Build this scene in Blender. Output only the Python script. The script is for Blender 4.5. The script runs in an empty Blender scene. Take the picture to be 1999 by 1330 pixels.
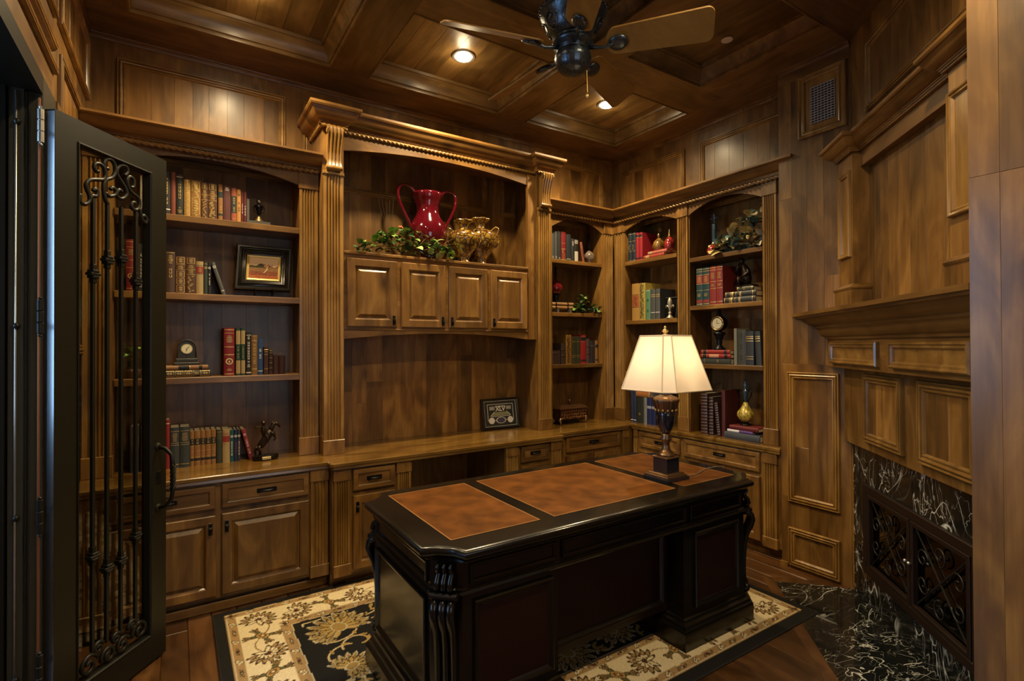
import bpy, math, random
import numpy as np
from mathutils import Vector, Matrix

random.seed(7)
scene = bpy.context.scene
C = scene.collection

# ------------------------------------------------------------------ camera
H = 1.54
YAW, PITCH, ROLL = math.radians(32.881), math.radians(.4704), math.radians(-.2577)
cam_d = bpy.data.cameras.new('camera')
cam_d.sensor_width = 36.0
cam_d.lens = 1008.264 / 1999 * 36
cam_d.clip_start = .02
cam = bpy.data.objects.new('camera', cam_d)
C.objects.link(cam)
_f = Vector((math.sin(YAW), math.cos(YAW), 0)); _r = Vector((math.cos(YAW), -math.sin(YAW), 0)); _z = Vector((0, 0, 1))
_f2 = _f * math.cos(PITCH) + _z * math.sin(PITCH)
_u2 = _z * math.cos(PITCH) - _f * math.sin(PITCH)
_r2 = _r * math.cos(ROLL) + _u2 * math.sin(ROLL)
_u3 = _u2 * math.cos(ROLL) - _r * math.sin(ROLL)
cam.matrix_world = Matrix(((_r2.x, _u3.x, -_f2.x, 0), (_r2.y, _u3.y, -_f2.y, 0), (_r2.z, _u3.z, -_f2.z, H), (0, 0, 0, 1)))
scene.camera = cam

# ------------------------------------------------------------------ world, view, lights
w = bpy.data.worlds.new('world'); scene.world = w; w.use_nodes = True
w.node_tree.nodes['Background'].inputs[0].default_value = (.60, .70, .90, 1)
w.node_tree.nodes['Background'].inputs[1].default_value = .05
vs = scene.view_settings
scene.display_settings.display_device = 'sRGB'
vs.view_transform = 'Standard'; vs.look = 'None'; vs.gamma = 1; vs.use_curve_mapping = False
vs.exposure = 0.15
scene.cycles.max_bounces = 5
scene.cycles.diffuse_bounces = 3
scene.cycles.glossy_bounces = 3
scene.cycles.transmission_bounces = 4
scene.cycles.transparent_max_bounces = 8
scene.cycles.sample_clamp_indirect = 4
scene.cycles.caustics_reflective = False
scene.cycles.caustics_refractive = False
scene.cycles.use_denoising = True
scene.cycles.use_adaptive_sampling = True
scene.cycles.adaptive_threshold = .03
scene.cycles.adaptive_min_samples = 12

SPOT_W = 135       # the recessed ceiling downlights
LAMP_W = 1.5       # the bulb of the table lamp
HALL_WIN = 7.0     # daylight in the hall window beyond the iron door
REAR_FILL = 1.7     # added fill light, glowing from a window-shaped pane behind the camera
SPILL_W = 2.2      # light the downlight lenses spill on the coffers around them
WARM = (1.0, .77, .44)
COOL = (.36, .62, 1.0)
ceiling_lights = [(.32, 3.19, 1), (1.67, 3.19, 1), (3.02, 3.19, 1), (.32, 2.0, .35), (.32, .80, .30), (1.67, .80, 1.15)]

def lamp_light(name, kind, loc, energy, color, size=.05, rot=None, **kw):
    d = bpy.data.lights.new(name, kind)
    d.energy = energy; d.color = color
    if kind in ('POINT', 'SPOT'): d.shadow_soft_size = size
    for k, v in kw.items(): setattr(d, k, v)
    o = bpy.data.objects.new(name, d); C.objects.link(o); o.location = loc
    if rot: o.rotation_euler = rot
    return o

for (lx, ly, dim) in ceiling_lights:
    lamp_light('downlight_beam', 'SPOT', (lx, ly, 3.515), SPOT_W * dim, WARM, .05, spot_size=math.radians(150), spot_blend=.9)
    lamp_light('downlight_spill', 'POINT', (lx, ly, 3.465), SPILL_W * dim, WARM, .04)

# ------------------------------------------------------------------ mesh helpers
WL = {}            # world location of every object that can be a parent

class MB:
    def __init__(s): s.v = []; s.f = []
    def add(s, vs, fs):
        o = len(s.v); s.v += [tuple(x) for x in vs]; s.f += [tuple(i + o for i in f) for f in fs]; return s

class Fr:
    """A wall's own axes: u along it, v up, w out of it."""
    def __init__(s, o, u, w): s.o = Vector(o); s.u = Vector(u).normalized(); s.w = Vector(w).normalized(); s.vz = Vector((0, 0, 1))
    def p(s, u, v, w): return s.o + s.u * u + s.vz * v + s.w * w

def BK(y): return Fr((0, y, 0), (1, 0, 0), (0, -1, 0))       # back wall: u = x
def RT(x): return Fr((x, 0, 0), (0, -1, 0), (-1, 0, 0))      # right wall: u = -y
def LW(x): return Fr((x, 0, 0), (0, 1, 0), (1, 0, 0))        # left wall: u = y
_q = 1 / math.sqrt(2)
def FP(c): return Fr((c * _q, -c * _q, 0), (-1, -1, 0), (-1, 1, 0))   # 45 degree fireplace wall
WORLD = Fr((0, 0, 0), (1, 0, 0), (0, 1, 0))                  # u = x, w = y

BOXF = [(0, 3, 2, 1), (4, 5, 6, 7), (0, 1, 5, 4), (1, 2, 6, 5), (2, 3, 7, 6), (3, 0, 4, 7)]
def box(m, fr, u0, u1, v0, v1, w0, w1):
    P = fr.p
    return m.add([P(u0, v0, w0), P(u1, v0, w0), P(u1, v1, w0), P(u0, v1, w0), P(u0, v0, w1), P(u1, v0, w1), P(u1, v1, w1), P(u0, v1, w1)], BOXF)
def rings(m, fr, u0, u1, v0, v1, prof, fill=True, back=False):
    """Rectangular rings inset by a and standing out by b: mitred frames, raised panels, bevelled slabs."""
    vs = []; fs = []
    for (a, b) in prof:
        vs += [fr.p(u0 + a, v0 + a, b), fr.p(u1 - a, v0 + a, b), fr.p(u1 - a, v1 - a, b), fr.p(u0 + a, v1 - a, b)]
    for i in range(len(prof) - 1):
        for k in range(4):
            A = i * 4 + k; B = i * 4 + (k + 1) % 4
            fs.append((A, B, B + 4, A + 4))
    n = (len(prof) - 1) * 4
    if fill: fs.append((n, n + 1, n + 2, n + 3))
    if back: fs.append((3, 2, 1, 0))
    return m.add(vs, fs)
def slab(m, fr, u0, u1, v0, v1, w0, w1, ch=.004):
    return rings(m, fr, u0, u1, v0, v1, [(0, w0), (0, w1 - ch), (ch, w1)], True, True)
def prism(m, fr, poly, w0, w1):
    n = len(poly)
    vs = [fr.p(u, v, w0) for u, v in poly] + [fr.p(u, v, w1) for u, v in poly]
    fs = [tuple(range(n - 1, -1, -1)), tuple(range(n, 2 * n))] + [(i, (i + 1) % n, (i + 1) % n + n, i + n) for i in range(n)]
    return m.add(vs, fs)
def plan(m, fr, poly, v0, v1):
    """Extrude a (u, w) outline upwards."""
    n = len(poly)
    vs = [fr.p(u, v0, w_) for u, w_ in poly] + [fr.p(u, v1, w_) for u, w_ in poly]
    fs = [tuple(range(n)), tuple(range(2 * n - 1, n - 1, -1))] + [(i + n, (i + 1) % n + n, (i + 1) % n, i) for i in range(n)]
    return m.add(vs, fs)
def sweep(m, fr, path, prof, closed=False):
    """Run a (out, height) profile along a (u, w) path with mitres; out is to the path's left-hand normal (-dw, du)."""
    n = len(path); L = []
    for i in range(n):
        p = Vector(path[i]); a = Vector(path[i - 1]) if (i > 0 or closed) else None; b = Vector(path[(i + 1) % n]) if (i < n - 1 or closed) else None
        d1 = (p - a).normalized() if a is not None else None; d2 = (b - p).normalized() if b is not None else None
        if d1 is None: d1 = d2
        if d2 is None: d2 = d1
        n1 = Vector((-d1.y, d1.x)); n2 = Vector((-d2.y, d2.x)); mt = (n1 + n2); mt.normalize(); k = 1 / max(.3, mt.dot(n1))
        L.append((p, mt * k))
    vs = []; fs = []; q = len(prof)
    for (p, mt) in L:
        for (o, z) in prof:
            x = p + mt * o; vs.append(fr.p(x.x, z, x.y))
    for i in range(n if closed else n - 1):
        for k in range(q - 1):
            a = i * q + k; b = ((i + 1) % n) * q + k
            fs.append((a, b, b + 1, a + 1))
    if not closed:
        fs.append(tuple(range(q - 1, -1, -1))); fs.append(tuple((n - 1) * q + k for k in range(q)))
    return m.add(vs, fs)
def tube(m, pts, r, n=8, cap=True, flat=1.0):
    pts = [Vector(p) for p in pts]; N = len(pts)
    rr = r if isinstance(r, (list, tuple)) else [r] * N
    t0 = (pts[1] - pts[0]).normalized(); up = Vector((0, 0, 1)) if abs(t0.z) < .9 else Vector((1, 0, 0))
    a = t0.cross(up).normalized(); vs = []; fs = []
    for i in range(N):
        t = (pts[min(i + 1, N - 1)] - pts[max(i - 1, 0)]).normalized()
        a = (a - t * a.dot(t)).normalized(); b = t.cross(a)
        for k in range(n):
            th = 2 * math.pi * k / n
            vs.append(pts[i] + (a * math.cos(th) + b * math.sin(th) * flat) * rr[i])
    for i in range(N - 1):
        for k in range(n):
            fs.append((i * n + k, i * n + (k + 1) % n, (i + 1) * n + (k + 1) % n, (i + 1) * n + k))
    if cap: fs.append(tuple(range(n - 1, -1, -1))); fs.append(tuple((N - 1) * n + k for k in range(n)))
    return m.add(vs, fs)
def lathe(m, c, prof, n=24, mod=None, sx=1, sy=1):
    """Turn an (r, z) profile about the vertical through c; mod(theta, i) scales the radius."""
    c = Vector(c); vs = []; fs = []; q = len(prof)
    for i, (r, z) in enumerate(prof):
        for k in range(n):
            th = 2 * math.pi * k / n; R = r * (mod(th, i) if mod else 1)
            vs.append(c + Vector((R * math.cos(th) * sx, R * math.sin(th) * sy, z)))
    for i in range(q - 1):
        for k in range(n):
            fs.append((i * n + k, i * n + (k + 1) % n, (i + 1) * n + (k + 1) % n, (i + 1) * n + k))
    fs.append(tuple(range(n - 1, -1, -1))); fs.append(tuple((q - 1) * n + k for k in range(n)))
    return m.add(vs, fs)
def ball(m, c, r, n=12, k=8, s=(1, 1, 1)):
    prof = [(max(1e-4, math.sin(math.pi * i / k)), -math.cos(math.pi * i / k)) for i in range(k + 1)]
    c = Vector(c); vs = []; fs = []
    for (a, z) in prof:
        for j in range(n):
            th = 2 * math.pi * j / n
            vs.append(c + Vector((a * math.cos(th) * r * s[0], a * math.sin(th) * r * s[1], z * r * s[2])))
    for i in range(k):
        for j in range(n): fs.append((i * n + j, i * n + (j + 1) % n, (i + 1) * n + (j + 1) % n, (i + 1) * n + j))
    return m.add(vs, fs)
def bez(p0, p1, p2, p3, n=10):
    out = []
    for i in range(n + 1):
        t = i / n; s = 1 - t
        out.append(tuple(s ** 3 * a + 3 * s * s * t * b + 3 * s * t * t * c + t ** 3 * d for a, b, c, d in zip(p0, p1, p2, p3)))
    return out

def link(o, parent, org):
    WL[o.name] = Vector(org)
    C.objects.link(o)
    if parent is not None:
        o.parent = parent; o.location = Vector(org) - WL[parent.name]
    else:
        o.location = org
    return o
def build(m, name, mat, parent=None, smooth=False, org=None):
    """One mesh object from world-space geometry, its origin at its own base."""
    vs = np.array(m.v, dtype=float)
    if org is None:
        lo = vs.min(0); hi = vs.max(0); org = ((lo[0] + hi[0]) / 2, (lo[1] + hi[1]) / 2, lo[2])
    me = bpy.data.meshes.new(name)
    me.from_pydata([tuple(x) for x in (vs - np.array(org))], [], m.f)
    if isinstance(mat, (list, tuple)):
        for x in mat: me.materials.append(x)
    else: me.materials.append(mat)
    if smooth == True:
        me.polygons.foreach_set('use_smooth', [True] * len(me.polygons))
    elif smooth:
        me.polygons.foreach_set('use_smooth', [True] * len(me.polygons))
        try: me.set_sharp_from_angle(angle=math.radians(smooth))
        except Exception: pass
    me.update()
    return link(bpy.data.objects.new(name, me), parent, org)
def empty(name, loc, label=None, cat=None, group=None):
    o = bpy.data.objects.new(name, None); o.empty_display_size = .05
    link(o, None, loc)
    if label: tag(o, label, cat, group)
    return o
def tag(o, label=None, cat=None, group=None, kind=None):
    if label: o['label'] = label
    if cat: o['category'] = cat
    if group: o['group'] = group
    if kind: o['kind'] = kind
    return o
def structure(o): o['kind'] = 'structure'; return o
def copy_part(o, parent, org):
    c = o.copy(); return link(c, parent, org)
def B(name, mat, parent, fn, *a, smooth=False, **k):
    m = MB(); fn(m, *a, **k); return build(m, name, mat, parent, smooth)

def text_mesh(name, txt, fr, u, v, w_, size, mat, parent, rot=0.0, depth=.0008, bold=0.0, sx=1.0):
    cu = bpy.data.curves.new(name, 'FONT'); cu.body = txt; cu.size = size; cu.extrude = depth; cu.offset = bold
    cu.align_x = 'CENTER'; cu.align_y = 'CENTER'; cu.resolution_u = 2
    ob = bpy.data.objects.new('text_temp', cu); C.objects.link(ob)
    bpy.context.view_layer.update()
    me = bpy.data.meshes.new_from_object(ob.evaluated_get(bpy.context.evaluated_depsgraph_get()))
    bpy.data.objects.remove(ob); bpy.data.curves.remove(cu)
    m = MB(); c, s = math.cos(rot), math.sin(rot)
    vs = [fr.p(u + (x.co.x * c * sx - x.co.y * s), v + (x.co.x * s * sx + x.co.y * c), w_ + x.co.z) for x in me.vertices]
    m.add(vs, [tuple(p.vertices) for p in me.polygons])
    bpy.data.meshes.remove(me)
    return build(m, name, mat, parent)

# ------------------------------------------------------------------ materials
def nodes(name):
    mt = bpy.data.materials.new(name); mt.use_nodes = True
    nt = mt.node_tree; return mt, nt, nt.nodes['Principled BSDF'], nt.nodes, nt.links
def setp(b, **k):
    for key, v in k.items():
        b.inputs[key.replace('_', ' ')].default_value = v
def plain(name, col, rough=.5, metal=0, coat=0, crough=.06, bump=0, bscale=60, spec=.5, var=0.0):
    mt, nt, b, N, L = nodes(name)
    b.inputs['Base Color'].default_value = (*col, 1); b.inputs['Roughness'].default_value = rough
    b.inputs['Metallic'].default_value = metal; b.inputs['Coat Weight'].default_value = coat; b.inputs['Coat Roughness'].default_value = crough
    b.inputs['Specular IOR Level'].default_value = spec
    if bump or var:
        tc = N.new('ShaderNodeTexCoord'); nz = N.new('ShaderNodeTexNoise'); nz.inputs['Scale'].default_value = bscale; nz.inputs['Detail'].default_value = 4
        L.new(tc.outputs['Object'], nz.inputs['Vector'])
    if bump:
        bp = N.new('ShaderNodeBump'); bp.inputs['Strength'].default_value = bump; bp.inputs['Distance'].default_value = .003
        L.new(nz.outputs['Fac'], bp.inputs['Height']); L.new(bp.outputs['Normal'], b.inputs['Normal'])
    if var:
        rp = N.new('ShaderNodeValToRGB')
        rp.color_ramp.elements[0].position = .3; rp.color_ramp.elements[0].color = (*[c * (1 - var) for c in col], 1)
        rp.color_ramp.elements[1].position = .7; rp.color_ramp.elements[1].color = (*[min(1, c * (1 + var)) for c in col], 1)
        L.new(nz.outputs['Fac'], rp.inputs['Fac']); L.new(rp.outputs['Color'], b.inputs['Base Color'])
    return mt
def emit(name, col, s):
    mt, nt, b, N, L = nodes(name)
    b.inputs['Base Color'].default_value = (*col, 1); b.inputs['Emission Color'].default_value = (*col, 1); b.inputs['Emission Strength'].default_value = s
    return mt
def wood(name, axis, dark, mid, light, rough=.40, coat=.20, var=.26, rotz=0, knots=True, fine=34, bump=.12):
    """Stained hardwood: stretched grain along one axis, cloudy blotches, a few knots, tone varied from piece to piece."""
    mt, nt, b, N, L = nodes(name)
    tc = N.new('ShaderNodeTexCoord'); oi = N.new('ShaderNodeObjectInfo')
    add = N.new('ShaderNodeVectorMath'); add.operation = 'ADD'
    mul = N.new('ShaderNodeVectorMath'); mul.operation = 'SCALE'; mul.inputs[0].default_value = (37.0, 19.0, 53.0)
    L.new(oi.outputs['Random'], mul.inputs['Scale']); L.new(tc.outputs['Object'], add.inputs[0]); L.new(mul.outputs[0], add.inputs[1])
    def mapped(sc_along, sc_across):
        mp = N.new('ShaderNodeMapping'); s = [sc_across] * 3; s['xyz'.index(axis)] = sc_along
        if rotz:
            mr = N.new('ShaderNodeMapping'); mr.inputs['Rotation'].default_value = (0, 0, rotz); L.new(add.outputs[0], mr.inputs['Vector']); L.new(mr.outputs[0], mp.inputs['Vector'])
        else: L.new(add.outputs[0], mp.inputs['Vector'])
        mp.inputs['Scale'].default_value = s
        return mp
    g = N.new('ShaderNodeTexNoise'); g.inputs['Scale'].default_value = 1; g.inputs['Detail'].default_value = 5; g.inputs['Roughness'].default_value = .62; g.inputs['Distortion'].default_value = .6
    L.new(mapped(1.6, fine).outputs[0], g.inputs['Vector'])
    bl = N.new('ShaderNodeTexNoise'); bl.inputs['Scale'].default_value = 1; bl.inputs['Detail'].default_value = 3; bl.inputs['Distortion'].default_value = 1.2
    L.new(mapped(2.2, 6.5).outputs[0], bl.inputs['Vector'])
    mx = N.new('ShaderNodeMath'); mx.operation = 'MULTIPLY_ADD'; mx.inputs[1].default_value = .32
    L.new(g.outputs['Fac'], mx.inputs[0])
    sc = N.new('ShaderNodeMath'); sc.operation = 'MULTIPLY'; sc.inputs[1].default_value = .68
    L.new(bl.outputs['Fac'], sc.inputs[0]); L.new(sc.outputs[0], mx.inputs[2])
    rp = N.new('ShaderNodeValToRGB'); e = rp.color_ramp.elements
    e[0].position = .32; e[0].color = (*dark, 1); e[1].position = .68; e[1].color = (*light, 1)
    k = e.new(.50); k.color = (*mid, 1)
    L.new(mx.outputs[0], rp.inputs['Fac'])
    col = rp.outputs['Color']
    if knots:
        vo = N.new('ShaderNodeTexVoronoi'); vo.inputs['Scale'].default_value = 1; L.new(mapped(2.0, 4.2).outputs[0], vo.inputs['Vector'])
        kr = N.new('ShaderNodeValToRGB'); kr.color_ramp.elements[0].position = .03; kr.color_ramp.elements[0].color = (.22, .22, .22, 1); kr.color_ramp.elements[1].position = .15; kr.color_ramp.elements[1].color = (1, 1, 1, 1)
        L.new(vo.outputs['Distance'], kr.inputs['Fac'])
        m2 = N.new('ShaderNodeMix'); m2.data_type = 'RGBA'; m2.blend_type = 'MULTIPLY'; m2.inputs['Factor'].default_value = .85
        L.new(col, m2.inputs['A']); L.new(kr.outputs['Color'], m2.inputs['B']); col = m2.outputs['Result']
    hs = N.new('ShaderNodeHueSaturation'); mr2 = N.new('ShaderNodeMapRange'); mr2.inputs['To Min'].default_value = 1 - var; mr2.inputs['To Max'].default_value = 1 + var
    L.new(oi.outputs['Random'], mr2.inputs['Value']); L.new(mr2.outputs['Result'], hs.inputs['Value']); L.new(col, hs.inputs['Color'])
    L.new(hs.outputs['Color'], b.inputs['Base Color'])
    b.inputs['Roughness'].default_value = rough; b.inputs['Coat Weight'].default_value = coat; b.inputs['Coat Roughness'].default_value = .20
    bp = N.new('ShaderNodeBump'); bp.inputs['Strength'].default_value = bump; bp.inputs['Distance'].default_value = .002
    L.new(g.outputs['Fac'], bp.inputs['Height']); L.new(bp.outputs['Normal'], b.inputs['Normal'])
    return mt
AL = ((.076, .034, .0065), (.172, .081, .0170), (.295, .153, .037))      # stained alder
WV = wood('alder_upright', 'z', *AL)
WX = wood('alder_lengthwise', 'x', *AL)
WY = wood('alder_crosswise', 'y', *AL)
WD = wood('alder_diagonal', 'x', *AL, rotz=-math.pi / 4)
WPL = wood('alder_board', 'z', *AL, var=.34)
WM = wood('alder_moulding', 'x', (.14, .069, .014), (.245, .127, .029), (.39, .220, .056), rough=.30, coat=.45, knots=False, var=.10)
WMV = wood('alder_moulding_upright', 'z', (.14, .069, .014), (.245, .127, .029), (.39, .220, .056), rough=.30, coat=.45, knots=False, var=.10)
CEIL = ((.085, .044, .011), (.165, .092, .028), (.265, .158, .056))      # same alder, its colour greyed to cancel reddish bounced light
WCX = wood('ceiling_alder_lengthwise', 'x', *CEIL)
WCY = wood('ceiling_alder_crosswise', 'y', *CEIL)
WTOP = wood('alder_counter', 'x', (.10, .045, .008), (.215, .108, .020), (.32, .175, .038), rough=.20, coat=.6)
WFL = wood('floor_walnut', 'y', (.026, .010, .0030), (.070, .029, .0085), (.125, .056, .017), rough=.30, coat=.3, var=.36, fine=22)
WFLD = wood('floor_walnut_diagonal', 'x', (.026, .010, .0030), (.070, .029, .0085), (.115, .052, .016), rough=.30, coat=.3, rotz=-math.pi / 4, var=.2)
WBL = wood('blade_oak', 'x', (.24, .115, .018), (.32, .165, .028), (.40, .215, .040), rough=.55, coat=0, knots=False, var=.08)
LACQ = plain('black_lacquer', (.0065, .0048, .0028), .26, coat=.25, crough=.12, spec=.35)
LACQ_RED = plain('dark_cherry_lacquer', (.0150, .0040, .0024), .34, coat=.15, crough=.15, spec=.35)
IRON = plain('dark_iron_paint', (.0090, .0082, .0050), .42, spec=.30, bump=.05, bscale=90)
IRON_GREEN = plain('door_iron_paint', (.0125, .0112, .0062), .34, spec=.28, bump=.04, bscale=60)
BLACK = plain('black_metal', (.010, .010, .010), .34, metal=.6)
BRONZE = plain('oiled_bronze', (.075, .095, .115), .30, metal=.85, bump=.25, bscale=120, var=.5)
BRASS = plain('antique_brass', (.50, .34, .13), .32, metal=.9)
SILVER = plain('brushed_silver', (.55, .53, .48), .32, metal=.9)
COPPER = plain('copper_rod', (.30, .12, .05), .4, metal=.7)
GILT = plain('gilt', (.72, .50, .17), .38, metal=.65)
WHITEINK = plain('white_print', (.75, .72, .66), .6)
PAGES = plain('page_edges', (.66, .58, .42), .8, bump=.15, bscale=200)
SOOT = plain('firebox_soot', (.008, .007, .006), .9)
IVORY = plain('clock_ivory', (.80, .72, .45), .4)
def marble():
    mt, nt, b, N, L = nodes('black_marble')
    tc = N.new('ShaderNodeTexCoord'); oi = N.new('ShaderNodeObjectInfo')
    mul = N.new('ShaderNodeVectorMath'); mul.operation = 'SCALE'; mul.inputs[0].default_value = (7.0, 11.0, 5.0)
    add = N.new('ShaderNodeVectorMath'); add.operation = 'ADD'
    L.new(oi.outputs['Random'], mul.inputs['Scale']); L.new(tc.outputs['Object'], add.inputs[0]); L.new(mul.outputs[0], add.inputs[1])
    mp = N.new('ShaderNodeMapping'); mp.inputs['Rotation'].default_value = (.5, .35, .75); mp.inputs['Scale'].default_value = (1, 2.1, 1)
    L.new(add.outputs[0], mp.inputs['Vector'])
    total = None
    for (scale, dist, wdt, detail, gain) in ((1.5, 2.0, .0085, 2.5, 1.0), (3.3, 1.4, .0075, 3, .85), (7.5, .8, .0075, 2, .45)):
        nz = N.new('ShaderNodeTexNoise'); nz.inputs['Scale'].default_value = scale; nz.inputs['Detail'].default_value = detail; nz.inputs['Distortion'].default_value = dist
        L.new(mp.outputs[0], nz.inputs['Vector'])
        s = N.new('ShaderNodeMath'); s.operation = 'SUBTRACT'; s.inputs[1].default_value = .5; L.new(nz.outputs['Fac'], s.inputs[0])
        a = N.new('ShaderNodeMath'); a.operation = 'ABSOLUTE'; L.new(s.outputs[0], a.inputs[0])
        m = N.new('ShaderNodeMapRange'); m.inputs['From Min'].default_value = 0; m.inputs['From Max'].default_value = wdt; m.inputs['To Min'].default_value = gain; m.inputs['To Max'].default_value = 0
        L.new(a.outputs[0], m.inputs['Value'])
        if total is None: total = m.outputs[0]
        else:
            mm = N.new('ShaderNodeMath'); mm.operation = 'MAXIMUM'; L.new(total, mm.inputs[0]); L.new(m.outputs[0], mm.inputs[1]); total = mm.outputs[0]
    patch = N.new('ShaderNodeTexNoise'); patch.inputs['Scale'].default_value = 4.5; patch.inputs['Detail'].default_value = 2; L.new(add.outputs[0], patch.inputs['Vector'])
    pr = N.new('ShaderNodeMapRange'); pr.inputs['From Min'].default_value = .40; pr.inputs['From Max'].default_value = .56; pr.inputs['To Min'].default_value = .05; pr.inputs['To Max'].default_value = 1; L.new(patch.outputs['Fac'], pr.inputs['Value'])
    mu = N.new('ShaderNodeMath'); mu.operation = 'MULTIPLY'; L.new(total, mu.inputs[0]); L.new(pr.outputs[0], mu.inputs[1])
    rp = N.new('ShaderNodeValToRGB'); rp.color_ramp.elements[0].color = (.006, .0075, .007, 1); rp.color_ramp.elements[1].color = (.72, .72, .64, 1)
    L.new(mu.outputs[0], rp.inputs['Fac']); L.new(rp.outputs['Color'], b.inputs['Base Color'])
    b.inputs['Roughness'].default_value = .12; b.inputs['Coat Weight'].default_value = .3
    return mt
MARBLE = marble()
LEATHER = plain('tooled_leather', (.120, .040, .0065), .34, bump=.12, bscale=9, var=.45, coat=.12, crough=.25, spec=.35)

def glass_mat(name, tint, k):
    """Clear pane: mostly see-through, mirror-like at a slant."""
    mt, nt, b, N, L = nodes(name)
    out = N['Material Output']; tr = N.new('ShaderNodeBsdfTransparent'); tr.inputs[0].default_value = (*tint, 1)
    gl = N.new('ShaderNodeBsdfGlossy'); gl.inputs['Roughness'].default_value = .03
    lw = N.new('ShaderNodeLayerWeight'); lw.inputs['Blend'].default_value = .5
    pw = N.new('ShaderNodeMath'); pw.operation = 'POWER'; pw.inputs[1].default_value = 4; L.new(lw.outputs['Facing'], pw.inputs[0])
    fr_ = N.new('ShaderNodeMath'); fr_.operation = 'MULTIPLY_ADD'; fr_.inputs[1].default_value = .9; fr_.inputs[2].default_value = k; L.new(pw.outputs[0], fr_.inputs[0])
    mx = N.new('ShaderNodeMixShader'); L.new(fr_.outputs[0], mx.inputs[0]); L.new(tr.outputs[0], mx.inputs[1]); L.new(gl.outputs[0], mx.inputs[2])
    L.new(mx.outputs[0], out.inputs['Surface'])
    return mt
GLASS = glass_mat('door_glass', (.80, .80, .76), .05)
SMOKED = glass_mat('smoked_glass', (.16, .15, .14), .07)

def shade_mat():
    mt, nt, b, N, L = nodes('cream_silk')
    out = N['Material Output']; df = N.new('ShaderNodeBsdfDiffuse'); df.inputs[0].default_value = (.86, .78, .68, 1)
    tl = N.new('ShaderNodeBsdfTranslucent'); tl.inputs[0].default_value = (.97, .86, .72, 1)
    mx = N.new('ShaderNodeMixShader'); mx.inputs[0].default_value = .55
    L.new(df.outputs[0], mx.inputs[1]); L.new(tl.outputs[0], mx.inputs[2]); L.new(mx.outputs[0], out.inputs['Surface'])
    return mt
SHADE = shade_mat()

def vcol(name, rough=.9, bump=.3, bscale=500):
    """Colour woven or painted into the piece itself, point by point."""
    mt, nt, b, N, L = nodes(name)
    at = N.new('ShaderNodeVertexColor'); at.layer_name = 'dye'
    L.new(at.outputs['Color'], b.inputs['Base Color']); b.inputs['Roughness'].default_value = rough; b.inputs['Specular IOR Level'].default_value = .2
    if bump:
        tc = N.new('ShaderNodeTexCoord'); nz = N.new('ShaderNodeTexNoise'); nz.inputs['Scale'].default_value = bscale
        bp = N.new('ShaderNodeBump'); bp.inputs['Strength'].default_value = bump; bp.inputs['Distance'].default_value = .003
        L.new(tc.outputs['Object'], nz.inputs['Vector']); L.new(nz.outputs['Fac'], bp.inputs['Height']); L.new(bp.outputs['Normal'], b.inputs['Normal'])
    return mt
WOVEN = vcol('woven_wool'); PAINTED = vcol('oil_paint', .5, 0)

# ================================================================== the setting
SOF, TOPZ = 3.44, 3.56          # beam soffit and coffer ceiling heights
XL, YB, XR = -.46, 3.97, 3.83   # left wall, back wall, upper right wall

# floor: boards laid front to back, a border strip along the hearth
floor = structure(B('floor', WFL, None, box, WORLD, -2.7, 4.1, -.06, -.010, -1.3, 4.1))
rnd = random.Random(3)
x = -.60
while x < 3.70:
    wd = rnd.choice((.115, .13, .15)); y = .2 - rnd.random() * .8
    while y < 3.50:
        ln = .7 + rnd.random() * 1.1; y1 = min(y + ln, 3.52)
        x1 = min(x + wd, 3.72)
        m = MB(); ch = .003; a = .0012
        X0, X1, Y0, Y1 = x + a, x1 - a, y + a, y1 - a
        m.add([(X0, Y0, -.012), (X1, Y0, -.012), (X1, Y1, -.012), (X0, Y1, -.012), (X0, Y0, -ch), (X1, Y0, -ch), (X1, Y1, -ch), (X0, Y1, -ch),
               (X0 + ch, Y0 + ch, 0), (X1 - ch, Y0 + ch, 0), (X1 - ch, Y1 - ch, 0), (X0 + ch, Y1 - ch, 0)],
              [(3, 2, 1, 0), (0, 1, 5, 4), (1, 2, 6, 5), (2, 3, 7, 6), (3, 0, 4, 7), (4, 5, 9, 8), (5, 6, 10, 9), (6, 7, 11, 10), (7, 4, 8, 11), (8, 9, 10, 11)])
        build(m, 'floor_board', WFL, floor)
        y = y1
    x += wd
# border boards round the hearth
P_ = lambda c, s, z: FP(c).p(s, z, 0)
for (c0, c1, s0, s1) in ((.892, .951, -3.70, -2.0), (.953, 1.34, -3.70, -3.634)):
    m = MB()
    m.add([P_(c0, s0, .0015), P_(c0, s1, .0015), P_(c1, s1, .0015), P_(c1, s0, .0015), P_(c0, s0, -.005), P_(c0, s1, -.005), P_(c1, s1, -.005), P_(c1, s0, -.005)], BOXF)
    build(m, 'border_board', WFLD, floor)
hearth = structure(empty('floor_hearth', FP(1.17).p(-2.9, 0, 0)))
def tile(c0, c1, s0, s1, z0=-.006, z1=.004, cut=None):
    m = MB(); g = .0012
    poly = [(s0 + g, c0 + g), (s1 - g, c0 + g), (s1 - g, c1 - g), (s0 + g, c1 - g)] if cut is None else cut
    n = len(poly)
    m.add([P_(c, s, z0) for s, c in poly] + [P_(c, s, z1) for s, c in poly],
          [tuple(range(n)), tuple(range(2 * n - 1, n - 1, -1))] + [(i, (i + 1) % n, (i + 1) % n + n, i + n) for i in range(n)])
    build(m, 'marble_slab', MARBLE, hearth)
tile(.953, 1.30, -3.63, -3.05)
tile(.953, 1.30, -3.05, -2.45)
tile(.953, 1.30, -2.45, -1.95)
tile(1.30, 1.40, -3.62, -2.95)
tile(1.30, 1.40, -2.95, -2.2)

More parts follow.
